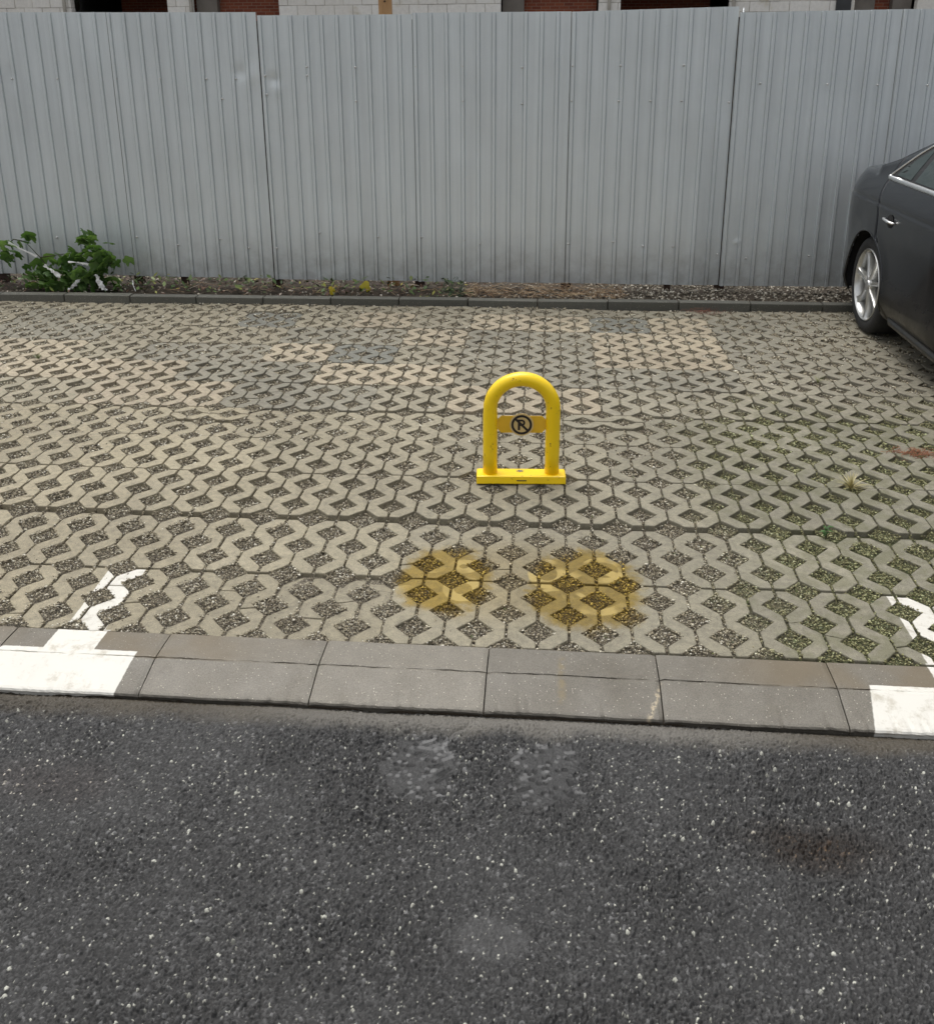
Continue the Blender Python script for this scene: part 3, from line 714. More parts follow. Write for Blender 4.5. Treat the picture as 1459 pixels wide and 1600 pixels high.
while z < ZT:
    for (a, b) in solid_iv(z+CH/2):
        xb = a; first = True; off = (row % 2)*.27
        while xb < b-.03:
            wdt = BL-off if first and off else BL
            xe = min(b, xb+wdt); first = False
            dv = random.uniform(-.012, .004)
            if 2.1 < z < 3.7 and xe-xb > .05:
                key = (round(xe-xb, 2)); 
                if key not in blk_cache:
                    bm = bmesh.new(); box_bm(bm, 0, xe-xb-.014, 0, .25, 0, CH-.012, .006); blk_cache[key] = bm_mesh('block', bm, M_BLOCK)
                o = link('block', blk_cache[key], bld); o.location = (xb, dv, z); nblk += 1
            elif xe-xb > .05: box_bm(far, xb, xe-.014, dv, .25+dv, z, z+CH-.012)
            xb = xe
    z += CH; row += 1
o = link('distant_block', bm_mesh('distant_block', far, M_BLOCK), bld); o['kind'] = 'stuff'
print('BLOCKS', nblk)
# mortar backing, slabs, brick infill, jambs
bm = bmesh.new()
for (a, b) in solid_iv(2): box_bm(bm, a+.02, b-.02, .012, .235, ZO0, ZO1)
box_bm(bm, -17.98, 12.98, .012, .235, 0, ZO0); box_bm(bm, -17.98, 12.98, .012, .235, ZO1+.01, ZT)
link('wall_core', bm_mesh('wall_core', bm, M_MORT), bld)
box('roof_slab', -18.2, 13.2, -.15, 9, ZT, ZT+.25, M_CONC, bld); box('back_wall', -18, 13, 8.7, 9, 0, ZT-.01, M_DARKC, bld)
box('side_wall', -18, -17.75, .3, 8.6, 0, ZT-.01, M_BLOCK, bld); box('side_wall', 12.7, 12.95, .3, 8.6, 0, ZT-.01, M_BLOCK, bld); box('ceiling_slab', -17.7, 12.6, .3, 8.6, 4.1, 4.3, M_CONC, bld)
for a, b, kd in OPN:
    if kd == 1: box('brick_infill', a+.03, b-.03, .62, .82, 0, 4.05, M_BRICK, bld); box('concrete_jamb', a+.02, a+.62, .36, .6, 0, 4.05, M_CONC, bld)
    else: box('brick_infill', a+.03, b-.03, 3.4, 3.6, 0, 4.05, M_BRICK, bld)
    box('lintel', a-.2, b+.2, -.02, .2, ZO1+.28, ZO1+.30, M_CONC, bld)
box('concrete_jamb', 9.0, 9.50, .34, .6, 0, 4.05, M_CONC, bld)
box('column', 7.41, 7.80, -.06, -.015, 0, 5.0, M_DARKC, bld)
for x in (-14.12, -9.95+ -.45, 1.35, 4.70): box('drain_pipe', x-.045, x+.045, -.10, -.03, 0, 5, M_MORT, bld, .02)

# ------------------------------------------------------------------ yellow parking barrier
k = NT('yellow_paint'); ob = k.obj(); n1 = k.noise(9, 4, .6, vec=ob)
col = k.mix(n1, (.98, .68, .0), (.93, .62, .0)); X, Y, Z = k.xyz(ob)
scr1 = k.math('MULTIPLY', k.sm(k.noise(42, 5, .85, vec=ob), .60, .66), k.sm(k.noise(7, 2, vec=ob), .44, .56))
col = k.mix(scr1, col, (.20, .065, .015))
low = k.math('SUBTRACT', 1.0, k.sm(k.math('ADD', Z, k.math('MULTIPLY', k.noise(120, 4, .8, vec=ob), .012)), .006, .010)); col = k.mix(low, col, (.035, .03, .022))  # bottom edge painted dark as a contact shadow
k.set(Base_Color=col, Roughness=k.ramp(k.noise(14, 3, vec=ob), [(.3, .28), (.7, .5)]), Normal=k.bump(k.noise(70, 3, vec=ob), .3, .0012), Coat_Weight=.25)
M_YEL = k.m
M_PLATE = plain('ochre_plate', (.74, .44, .02), .5, 0, .12, 8); M_DISC = plain('cream_disc', (.66, .48, .20), .5, 0, .08, 10)
M_BLACK = plain('black_print', (.018, .012, .010), .55, 0, .2, 30); M_DUST = plain('worn_metal', (.18, .16, .13), .7, .2, .6, 120)
bar = empty('parking_barrier', (-.287, 1.215, .010), math.radians(3.2))
tag(bar, 'yellow steel hoop parking barrier with a round no parking sign', 'parking barrier')
HW, RR, TR, ZC = .1315, .1315, .0305, .326
pts = [(-HW, 0, .03), (-HW, 0, .12), (-HW, 0, .22), (-HW, 0, .30)]
for i in range(0, 25):
    a = math.pi - math.pi*i/24; pts.append((RR*math.cos(a), 0, ZC+RR*math.sin(a)))
pts += [(HW, 0, .30), (HW, 0, .22), (HW, 0, .12), (HW, 0, .03)]
rads = [TR]*len(pts)
for i, v in ((4, .0288), (5, .0300), (6, .029), (7, .0302)): rads[i] = v
tube('hoop', pts, rads, M_YEL, bar, 28)
bm = bmesh.new()
pr_ = [(-.045, 0), (-.047, .006), (-.043, .034), (-.038, .037), (.034, .037), (.04, .034), (.043, 0)]; vs, fs = [], []
for x in (-.189, -.187, -.183, .183, .187, .189):
    e = .004 if abs(x) > .188 else (.0015 if abs(x) > .186 else 0)
    for y, z in pr_: vs.append((x, y*(1-e*12), max(0, z-e)))
m = len(pr_)
for i in range(5):
    for q in range(m): a = i*m+q; b = i*m+(q+1) % m; fs.append((a, a+m, b+m, b))
fs += [tuple(range(m)), tuple(5*m+q for q in range(m-1, -1, -1))]
link('base', mesh('base', vs, fs, M_YEL), bar)
bm = bmesh.new(); box_bm(bm, -.019, .023, -.0472, -.0440, .0155, .0195, .001); link('keyhole', bm_mesh('keyhole', bm, M_BLACK), bar)
# worn star-shaped lock cover on top of the base
vs = [(0, 0, .0385)]; fs = []
for i in range(28):
    a = 2*math.pi*i/28; r = .018 if i % 4 < 2 else .009; vs.append((r*math.cos(a)-.004, .010+r*.8*math.sin(a), .0380))
for i in range(28): fs.append((0, 1+i, 1+(i+1) % 28))
vs[0] = (-.004, .010, .0395); link('lock_cover', mesh('lock_cover', vs, fs, M_DUST), bar)
# cross plate with clipped corners
def extr(bm, poly, y0, y1):
    a = [bm.verts.new((x, y0, z)) for x, z in poly]; b = [bm.verts.new((x, y1, z)) for x, z in poly]; n = len(poly)
    bm.faces.new(a); bm.faces.new(b[::-1])
    for i in range(n): bm.faces.new((a[i-1], a[i], b[i], b[i-1]))
pz, ph_ = .258, .0375
poly = [(-.101, pz-ph_+.017), (-.086, pz-ph_), (-.03, pz-ph_), (.03, pz-ph_), (.086, pz-ph_), (.101, pz-ph_+.017), (.101, pz+ph_-.017), (.086, pz+ph_), (-.086, pz+ph_), (-.101, pz+ph_-.017)]
bm = bmesh.new(); extr(bm, poly, -.006, -.002); pl = link('cross_plate', bm_mesh('cross_plate', bm, M_PLATE), bar)
DR = .0455; dx0 = .0
bm = bmesh.new(); extr(bm, [(dx0+DR*1.1*math.cos(a), pz+DR*1.1*math.sin(a)) for a in np.linspace(0, 2*math.pi, 49)[:-1]], -.0095, -.006); link('sign_disc', bm_mesh('sign_disc', bm, M_DISC), pl)
bm = bmesh.new(); N_ = 48; rings = []
for r, y in ((.0435, -.0096), (.0435, -.0112), (.0338, -.0112), (.0338, -.0096)): rings.append([bm.verts.new((dx0+r*math.cos(2*math.pi*i/N_), y, pz+r*math.sin(2*math.pi*i/N_))) for i in range(N_)])
for a, b in zip(rings[:-1], rings[1:]):
    for i in range(N_): bm.faces.new((a[i-1], a[i], b[i], b[i-1]))
s, c = math.sin(math.pi/4), math.cos(math.pi/4); t = .0048; L = .036
extr(bm, [(dx0-L*c-t*s, pz+L*s-t*c), (dx0-L*c+t*s, pz+L*s+t*c), (dx0+L*c+t*s, pz-L*s+t*c), (dx0+L*c-t*s, pz-L*s-t*c)], -.0114, -.0096)
link('prohibition_ring', bm_mesh('prohibition_ring', bm, M_BLACK), pl)
bm = bmesh.new(); x0, z0, sW = dx0-.0160, pz-.0235, .0098
extr(bm, [(x0, z0), (x0+sW, z0), (x0+sW, z0+.047), (x0, z0+.047)], -.0118, -.0096)
out, inn = [], []
for i in range(13):
    a = -math.pi/2+math.pi*i/12; out.append((x0+.0165+.0145*math.cos(a), z0+.0328+.0142*math.sin(a))); inn.append((x0+.0165+.0065*math.cos(a), z0+.0328+.0065*math.sin(a)))
out = [(x0+sW, z0+.0186)]+out+[(x0+sW, z0+.047)]; inn = [(x0+sW, z0+.0263)]+inn+[(x0+sW, z0+.0393)]
for i in range(len(out)-1): extr(bm, [out[i], out[i+1], inn[i+1], inn[i]], -.0118, -.0096)
link('letter_p', bm_mesh('letter_p', bm, M_BLACK), pl)

# ------------------------------------------------------------------ parked car
k = NT('anthracite_paint'); ob = k.obj()
flake = k.noise(900, 2, vec=ob); X, Y, Z = k.xyz(ob); dr = k.vor(150, vec=ob)
col = k.mix(flake, (.0035, .004, .006), (.009, .010, .014))
mud = k.math('MULTIPLY', k.math('SUBTRACT', 1.0, k.sm(Z, .22, .52)), k.ramp(k.noise(7, 5, .7, vec=ob), [(.35, .1), (.7, .8)]))
col = k.mix(k.math('MULTIPLY', mud, .8), col, (.050, .044, .028))
k.set(Base_Color=col, Metallic=.2, Roughness=k.ramp(mud, [(0, .22), (1, .75)]), Coat_Weight=k.ramp(mud, [(0, .45), (1, .05)]), Coat_Roughness=.10, Specular_IOR_Level=.35, Normal=k.bump(k.sm(dr, .32, .12), .18, .0015))
M_CAR = k.m
M_CHROME = plain('chrome', (.93, .93, .92), .30, 1.0, .05); M_RUB = plain('tyre_rubber', (.018, .018, .018), .75, 0, .3, 60, .001)
M_RIM = plain('alloy_rim', (.62, .62, .60), .28, .75, .12, 20); M_BLK = plain('black_plastic', (.012, .012, .013), .5, 0, .2)
M_WELL = plain('wheel_well_liner', (.004, .004, .004), .95, 0, .3); M_LAMP = plain('red_lens', (.25, .01, .01), .15, 0, .1)
k = NT('tinted_glass'); k.set(Base_Color=(.030, .042, .040), Roughness=.06, Metallic=0.0); k.b.inputs['Specular IOR Level'].default_value = .75; M_GLASS = k.m
CARX, CARY, CRZ = 2.745, 3.72, math.radians(.6)
car = empty('parked_car', (CARX, CARY, 0), CRZ); tag(car, 'dark grey sedan with silver alloy wheels parked at the right edge, tail to the fence', 'car')
# car frame: x = -.92 is the side seen here, rear is +y, nose is -y; rear axle at y = 0
def sil_top(y):     # height of the centre line
    P_ = [(-3.75, .55), (-3.6, .70), (-3.2, .82), (-2.35, .97), (-2.1, 1.02), (-1.5, 1.35), (-1.0, 1.425), (-.62, 1.412), (-.43, 1.370), (-.2, 1.268), (.0, 1.160), (.22, 1.08), (.45, 1.062), (.7, 1.05), (.8, 1.035), (.86, .96), (.90, .75), (.90, .45), (.87, .30)]
    for (a, za), (b, zb) in zip(P_[:-1], P_[1:]):
        if a <= y <= b:
            t = (y-a)/(b-a) if b > a else 0; return za+(zb-za)*t
    return P_[0][1] if y < P_[0][0] else P_[-1][1]
def half_w(y):      # plan-view half width
    w_ = .915
    if y > .30: w_ -= .42*((y-.30)/.58)**2.6
    if y < -2.9: w_ -= .45*((-2.9-y)/.85)**2.4
    return max(.25, w_)
def side_in(z):     # tumble-in of the body side by height
    if z < .30: return .055*((.30-z)/.12)**1.5 if z > .18 else .055
    if z < .70: return .012*math.sin((z-.30)/.40*math.pi)
    if z < .845: return .004*(z-.70)/.145
    if z < .854: return .004+.013*(z-.845)/.009
    if z < .865: return .017-.006*(z-.854)/.011
    return .011+.069*((z-.865)/.135)**1.5
R_W = .315; ARCH = .355
zs = [.18, .205, .24, .28, .32, .36, .40, .44, .48, .52, .56, .60, .64, .68, .72, .76, .80, .83, .845, .853, .861, .872, .89, .915, .94, .965, .985, 1.0]
def door_y(z):      # rear edge of the rear door follows the wheel arch
    pts_ = [(.15, -.44), (.25, -.40), (.38, -.31), (.48, -.235), (.64, -.170), (.74, -.150), (.80, -.140), (.88, -.105), (.97, -.055), (1.05, -.05)]
    for (a, ya), (b, yb) in zip(pts_[:-1], pts_[1:]):
        if a <= z <= b: return ya+(yb-ya)*(z-a)/(b-a)
    return -.05
us = [-3.85, -3.8, -3.7, -3.55, -3.4, -3.25] + [-3.1+.05*i for i in range(0, 17)] + [-2.2, -1.9, -1.6, -1.305, -1.297, -1.289, -1.0, -.8, -.6] + [-.45+.04*i for i in range(7)] + [-.205, -.200, -.195] + [-.16+.03*i for i in range(22)] + [.53, .58, .62, .66, .70, .73, .76, .79, .82, .84, .86, .875]
us = sorted(set(round(u, 4) for u in us))
def car_pt(u, z, sgn=-1):
    b = math.exp(-((u+.20)/.22)**2); y = u+(door_y(z)+.20)*b
    zt = z
    lim = sil_top(min(max(y, -3.75), .87))-.03 if (y > .55 or y < -2.0) else 9
    zt = min(z, max(.5, lim))
    x = half_w(y)-side_in(zt)
    if y > .55: x -= .05*max(0, (zt-.8))*((y-.55)/.3)
    # flared lip round the arches
    for yc in (0.0, -2.81):
        r = math.hypot(y-yc, zt-R_W); x += .010*math.exp(-((r-ARCH)/.045)**2)
    if abs(u+.200) < .0015 or abs(u+1.297) < .0015: x -= .007
    return Vector((sgn*x, y, zt))
def arch_fix(p):
    for yc in (0.0, -2.81):
        d = Vector((p.y-yc, p.z-R_W)); r = d.length
        if abs(r-ARCH) < .021 and r > 1e-3:
            d = d*(ARCH/r); return Vector((p.x, yc+d.x, R_W+d.y)), True
    return p, False
def in_arch(c): return any(math.hypot(c.y-yc, c.z-R_W) < ARCH-.002 for yc in (0.0, -2.81))
def body_side(sgn):
    grid = [[car_pt(u, z, sgn) for z in zs] for u in us]; bod, door, fdoor = [], [], []; vs = []
    for i in range(len(us)):
        for j in range(len(zs)):
            p, _ = arch_fix(grid[i][j]); vs.append(p)
    m = len(zs)
    for i in range(len(us)-1):
        for j in range(m-1):
            q = (i*m+j, (i+1)*m+j, (i+1)*m+j+1, i*m+j+1); c = sum((vs[a] for a in q), Vector())/4
            if in_arch(c): continue
            um = (us[i]+us[i+1])/2
            (door if -1.297 < um < -.200 else fdoor if -2.30 < um < -1.297 else bod).append(q)
    return vs, bod, door, fdoor
def sub(name, vs, fs, mat, parent, smooth=True):
    used = sorted({a for q in fs for a in q}); mp_ = {a: i for i, a in enumerate(used)}
    o = link(name, mesh(name, [vs[a] for a in used], [tuple(mp_[a] for a in q) for q in fs], mat, smooth), parent); return o
allv, allf = [], []
for sgn in (-1, 1):
    vs, bod, door, fdoor = body_side(sgn)
    o1 = len(allv); allv += vs; allf += [tuple(a+o1 for a in q) for q in bod]
    d = sub('rear_door', vs, door, M_CAR, car); d2 = sub('front_door', vs, fdoor, M_CAR, car)
    if sgn < 0: near_door, near_fdoor = d, d2
# upper body: deck, roof, bonnet over the belt line
NB = 12; base = len(allv)
for i, u in enumerate(us):
    a = car_pt(u, 1.0, -1); xe = -a.x; zc = sil_top(min(max(a.y, -3.75), .87)); cab = max(0, zc-1.07)
    for t in range(-NB, NB+1):
        s = t/NB; ab = abs(s)
        if cab > .02:
            wr_ = xe-.24*min(1, cab/.31)                   # roof rail inset
            if ab > .72: q = (1-ab)/.28; x = xe+(wr_-xe)*q; z = a.z+(zc-.035-a.z)*(q**.92)
            else: x = wr_*ab/.72; z = zc-.035*(ab/.72)**3
        else: x = xe*ab; z = a.z+(zc-a.z)*(1-ab**3.2)
        allv.append(Vector((math.copysign(x, s) if t else 0, a.y, z)))
m = 2*NB+1
for i in range(len(us)-1):
    for t in range(m-1): a = base+i*m+t; allf.append((a, a+1, a+m+1, a+m))
# tail and nose closing faces
for i, s0 in ((len(us)-1, 1), (0, -1)):
    col_l = [allv[i*len(zs)+j] for j in range(len(zs))]
    b0 = len(allv)
    for j in range(len(zs)):
        p = col_l[j]
        for t in range(9): q = -1+2*t/8; allv.append(Vector((q*abs(p.x), p.y+s0*.028*(1-q*q), p.z)))
    for j in range(len(zs)-1):
        for t in range(8): a = b0+j*9+t; allf.append((a, a+1, a+10, a+9))
body = link('body', mesh('body', allv, allf, M_CAR, True), car)
bm = bmesh.new(); bm.from_mesh(body.data); bmesh.ops.remove_doubles(bm, verts=bm.verts, dist=.0006); bmesh.ops.recalc_face_normals(bm, faces=bm.faces); bm.to_mesh(body.data); bm.free()
# floor pan and wheel-well liners
box('underbody', -.80, .80, -3.4, -.42, .16, .24, M_WELL, car); box('rear_underbody', -.74, .74, .40, .80, .22, .5, M_WELL, car)
for sgn in (-1, 1):
    for yc in (0, -2.81):
        vs, fs = [], []
        for i in range(25):
            a = -.25+(math.pi+.5)*i/24
            for x in (.905, .86, .60): vs.append((sgn*x, yc+(ARCH+.001)*math.cos(a), R_W+(ARCH+.001)*math.sin(a)))
        for i in range(24):
            for j in range(2): a = i*3+j; fs.append((a, a+1, a+4, a+3))
        c0 = len(vs); vs.append((sgn*.60, yc, R_W))
        for i in range(24): fs.append((c0, i*3+2, i*3+5))
        link('wheel_well', mesh('wheel_well', vs, fs, M_WELL), car)
# window glass on the tumbled-in side
def gside(y, z, out=0.0):
    a = car_pt(y, 1.0, -1); xe = -a.x; zc = sil_top(y); cab = max(.02, zc-1.07); wr_ = xe-.24*min(1, cab/.31); zt = zc-.035
    q = min(1.05, max(0, (z-a.z)/(zt-a.z)))**(1/.92); return Vector((-(xe+(wr_-xe)*q+out), y, z))
def glass(name, poly, mat, parent, out=.004, thick=.004):
    """fan-filled patch following the greenhouse surface; poly in (y, z)"""
    n = len(poly); cy_ = sum(p[0] for p in poly)/n; cz_ = sum(p[1] for p in poly)/n; dn = []
    for i in range(n):
        a, b = poly[i], poly[(i+1) % n]
        for t in range(6): dn.append((a[0]+(b[0]-a[0])*t/6, a[1]+(b[1]-a[1])*t/6))
    vs = [gside(cy_, cz_, out)]; fs = []; n = len(dn); RN = 5
    for r in range(1, RN+1):
        for (y, z) in dn: vs.append(gside(cy_+(y-cy_)*r/RN, cz_+(z-cz_)*r/RN, out))
    for i in range(n): fs.append((0, 1+i, 1+(i+1) % n))
    for r in range(1, RN):
        for i in range(n): a = 1+(r-1)*n; b = 1+r*n; fs.append((a+i, b+i, b+(i+1) % n, a+(i+1) % n))
    e0 = len(vs)
    for (y, z) in dn: vs.append(gside(y, z, out-thick))
    for i in range(n): b = 1+(RN-1)*n; fs.append((b+i, e0+i, e0+(i+1) % n, b+(i+1) % n))
    return link(name, mesh(name, vs, fs, mat, False), parent)
W_ALL = [(-2.02, 1.000), (-.06, 1.008), (-.045, 1.020), (-.09, 1.055), (-.22, 1.165), (-.42, 1.295), (-.62, 1.350), (-1.0, 1.368), (-1.35, 1.345), (-1.62, 1.24)]
glass('window_surround', W_ALL, M_BLK, car, .003, .004)
glass('quarter_window', [(-.36, 1.026), (-.13, 1.030), (-.15, 1.066), (-.25, 1.150), (-.36, 1.222)], M_GLASS, car, .006, .003)
glass('rear_side_window', [(-1.26, 1.022), (-.43, 1.025), (-.43, 1.262), (-.66, 1.327), (-1.0, 1.349), (-1.22, 1.340)], M_GLASS, near_door, .006, .003)
glass('front_side_window', [(-1.92, 1.03), (-1.34, 1.028), (-1.36, 1.305), (-1.60, 1.215)], M_GLASS, near_fdoor, .006, .003)
def strip(name, poly, r, parent, mat=M_CHROME, out=.006, sq=1.0):
    pts_ = []
    for i in range(len(poly)-1):
        a, b = poly[i], poly[i+1]
        for t in range(4): pts_.append(gside(a[0]+(b[0]-a[0])*t/4, a[1]+(b[1]-a[1])*t/4, out))
    pts_.append(gside(*poly[-1], out)); return tube(name, pts_, r, mat, parent, 8, squash=sq)
strip('chrome_sill_strip', [(-2.02, .996), (-1.0, 1.000), (-.05, 1.004), (-.035, 1.014)], .0155, car, out=.000)
strip('chrome_window_strip', [(-.037, 1.016), (-.09, 1.060), (-.22, 1.170), (-.42, 1.300), (-.62, 1.356), (-1.0, 1.374), (-1.35, 1.351), (-1.62, 1.246), (-2.02, 1.003)], .0065, car)
# rear screen, windscreen, far side windows, lamps, number plate recess
def topface(name, y0, y1, w0, w1, mat, lift=.004):
    vs, fs = [], []; n1 = 10
    for i in range(n1+1):
        y = y0+(y1-y0)*i/n1; zc = sil_top(y); w_ = w0+(w1-w0)*i/n1
        for t in range(-6, 7): x = w_*t/6; vs.append((x, y, zc-.035*(abs(x)/.62)**3+lift))
    for i in range(n1):
        for t in range(12): a = i*13+t; fs.append((a, a+1, a+14, a+13))
    return link(name, mesh(name, vs, fs, mat, True), car)
topface('rear_window', .02, .46, .50, .50, M_GLASS); topface('windscreen', -2.05, -1.55, .50, .50, M_GLASS)
box('tail_lamp', -.66, -.36, .868, .892, .66, .80, M_LAMP, car, .01); box('tail_lamp', .36, .66, .868, .892, .66, .80, M_LAMP, car, .01)
# door handle: chrome bar over a dark cup
vs = []; cy_, cz_ = -.365, .785
vs.append((-.918, cy_, cz_)); fs = []
for i in range(20): a = 2*math.pi*i/20; vs.append((-.9155, cy_+.052*math.cos(a), cz_+.040*math.sin(a)))
for i in range(20): fs.append((0, 1+i, 1+(i+1) % 20))
hc = link('handle_cup', mesh('handle_cup', vs, fs, M_WELL), near_door)
tube('handle', [(-.914, -.275, .790), (-.930, -.29, .792), (-.938, -.32, .792), (-.940, -.36, .790), (-.938, -.40, .787), (-.930, -.43, .785), (-.914, -.445, .784)], [.006, .009, .010, .0105, .010, .009, .006], M_CHROME, near_door, 12, squash=.8)
# sill skirt and arch lip
for sgn in (-1, 1):
    tube('sill_skirt', [(sgn*.845, -2.42, .205), (sgn*.868, -2.2, .195), (sgn*.872, -1.2, .192), (sgn*.868, -.50, .198), (sgn*.84, -.40, .22)], .034, M_CAR, car, 12, squash=.8)
    for yc in (0, -2.81):
        pts_ = []
        for i in range(31):
            a = -.30+(math.pi+.52)*i/30; y = yc+(ARCH)*math.cos(a); z = R_W+ARCH*math.sin(a)
            if z > .2: pts_.append((sgn*(half_w(y)-side_in(z)+.004), y, z))
        tube('arch_lip', pts_, .0095, M_CAR, car, 8)
# wheels
def wheel(yc, sgn, name='wheel'):
    w_ = empty(name, (sgn*.885, yc, R_W)); w_.parent = car; w_.rotation_euler = (0, 0, 0 if sgn < 0 else math.pi)
    prof = [(.19, .205), (.165, .222), (.012, .228), (.004, .236), (-.001, .250), (-.004, .275), (.004, .298), (.020, .3105), (.045, .3145), (.100, .315), (.160, .3145), (.188, .300), (.20, .27), (.19, .205)]
    vs, fs, S_ = [], [], 56; m = len(prof)
    for i in range(S_):
        a = 2*math.pi*i/S_
        for x, r in prof: vs.append((x, r*math.cos(a), r*math.sin(a)))
    for i in range(S_):
        for q in range(m-1): a = i*m+q; b = ((i+1) % S_)*m+q; fs.append((a, b, b+1, a+1))
    ty = link('tyre', mesh('tyre', vs, fs, M_RUB, True), w_)
    bm = bmesh.new()
    prof = [(.17, .200), (.165, .205), (.05, .208), (.020, .214), (.006, .220), (-.002, .2285), (.002, .2320), (.012, .2330), (.015, .2345)]
    S_ = 64; rg = [[bm.verts.new((x, r*math.cos(2*math.pi*i/S_), r*math.sin(2*math.pi*i/S_))) for x, r in prof] for i in range(S_)]
    for i in range(S_):
        for q in range(len(prof)-1): bm.faces.new((rg[i][q], rg[(i+1) % S_][q], rg[(i+1) % S_][q+1], rg[i][q+1]))
    # seven tapered spokes flowing into a hub
    for kk in range(7):
        a0 = 2*math.pi*kk/7+.22; secs = []
        for (r, hw_, xo, dp) in ((.030, .020, .010, .05), (.065, .0140, .008, .05), (.11, .0125, .014, .045), (.16, .0145, .016, .04), (.195, .0185, .012, .03), (.216, .027, .006, .02)):
            ring = []
            for (s_, xx_) in ((-1, xo+dp), (-1, xo+.010), (-.72, xo), (0, xo+.0035), (.72, xo), (1, xo+.010), (1, xo+dp)):
                ring.append(bm.verts.new((xx_, r*math.cos(a0)-s_*hw_*math.sin(a0), r*math.sin(a0)+s_*hw_*math.cos(a0))))
            secs.append(ring)
        for a, b in zip(secs[:-1], secs[1:]):
            for q in range(6): bm.faces.new((a[q], a[q+1], b[q+1], b[q]))
    hub = [[bm.verts.new((x, r*math.cos(2*math.pi*i/30), r*math.sin(2*math.pi*i/30))) for x, r in ((.045, .058), (.016, .056), (.010, .048), (.011, .034), (.004, .031), (.002, .02), (.002, .001))] for i in range(30)]
    for i in range(30):
        for q in range(6): bm.faces.new((hub[i][q], hub[(i+1) % 30][q], hub[(i+1) % 30][q+1], hub[i][q+1]))
    link('rim', bm_mesh('rim', bm, M_RIM, True), w_).data.set_sharp_from_angle(angle=.6)
    bm = bmesh.new(); bmesh.ops.create_cone(bm, cap_ends=True, segments=40, radius1=.15, radius2=.15, depth=.02, matrix=Matrix.Translation((.09, 0, 0)) @ Matrix.Rotation(math.pi/2, 4, 'Y'))
    link('brake_disc', bm_mesh('brake_disc', bm, M_BLK), w_)
    bm = bmesh.new(); bmesh.ops.create_cone(bm, cap_ends=True, segments=40, radius1=.205, radius2=.205, depth=.01, matrix=Matrix.Translation((.14, 0, 0)) @ Matrix.Rotation(math.pi/2, 4, 'Y'))
    link('wheel_back', bm_mesh('wheel_back', bm, M_WELL), w_)
for sgn in (-1, 1):
    for yc in (0, -2.81): wheel(yc, sgn)
M_INT = M_WELL

# ------------------------------------------------------------------ plants
def leaf_mat(name, c1, c2, tr=.0):
    k = NT(name); rnd = k.n('ShaderNodeObjectInfo').outputs['Random']
    col = k.mix(rnd, c1, c2); col = k.mix(1.0, col, k.ramp(k.noise(50, 3, vec=k.obj()), [(.3, .8), (.7, 1.2)]), 'MULTIPLY')
    k.set(Base_Color=col, Roughness=.45)
    tl = k.n('ShaderNodeBsdfTranslucent'); k.put(tl.inputs['Color'], k.mix(1.0, col, (1.5, 1.6, .8), 'MULTIPLY')); mx = k.n('ShaderNodeMixShader'); mx.inputs[0].default_value = .4
    k.t.links.new(k.b.outputs[0], mx.inputs[1]); k.t.links.new(tl.outputs[0], mx.inputs[2]); k.t.links.new(mx.outputs[0], k.out.inputs[0])
    return k.m
M_LEAF = leaf_mat('bush_leaf', (.06, .125, .035), (.17, .27, .10)); M_LEAFY = leaf_mat('yellow_leaf', (.42, .36, .03), (.55, .42, .03))
M_STEM = plain('plant_stem', (.055, .06, .025), .7, 0, .3); M_WEED = leaf_mat('weed_leaf', (.03, .09, .02), (.08, .17, .05)); M_STRAW = leaf_mat('straw', (.30, .20, .10), (.48, .36, .20)); M_LITTER = leaf_mat('brown_litter', (.12, .045, .018), (.24, .11, .05))
M_FILM = plain('white_film', (.78, .78, .76), .4, 0, .08, 15)
def lobed_leaf(seed, lobes=5):
    rs = random.Random(seed); pts_ = []
    for i in range(26):
        a = -math.pi+2*math.pi*i/25*1.0; 
        r = .62+.30*abs(math.cos(a*lobes/2))**1.3*(1-.35*abs(a)/math.pi)+.05*rs.uniform(-1, 1)
        if abs(a) > 2.85: r *= .35
        pts_.append((r*math.sin(a), r*math.cos(a)))
    vs = [(0, .12, 0)]; fs = []
    for x, y in pts_: vs.append((x, y, -.22*x*x+.10*math.sin(y*3)-.12*y*y+rs.uniform(-.03, .03)))
    for x, y in pts_: vs.append((x*.55, y*.55+.05, .04*abs(x)+.03))
    n = 26
    for i in range(n-1):
        fs.append((0, 1+n+i, 1+n+i+1)); fs.append((1+n+i, 1+i, 2+i, 2+n+i))
    return mesh('leaf', vs, fs, M_LEAF, True)
LV = [lobed_leaf(s, 5) for s in range(4)]
def add_leaf(parent, loc, size, me, rs, name='leaf'):
    o = bpy.data.objects.new(name, me); C.objects.link(o); o.parent = parent; o.location = loc; o.scale = (size,)*3
    o.rotation_euler = (rs.uniform(.1, 1.25), rs.uniform(-.5, .5), rs.uniform(-1.4, 1.4)+math.pi); return o
def bush(name, loc, label, group, spots, seed, stems):
    rs = random.Random(seed); b = empty(name, loc); tag(b, label, 'plant', group)
    for st_ in stems: tube('stem', st_, [.006-.0035*i/(len(st_)-1) for i in range(len(st_))], M_STEM, b, 6)
    for (x, z, s_, n) in spots:
        for i in range(n):
            add_leaf(b, (x+rs.gauss(0, s_), rs.uniform(-.10, .07), max(.03, z+rs.gauss(0, s_*.8))), rs.uniform(.038, .072), rs.choice(LV), rs)
    return b
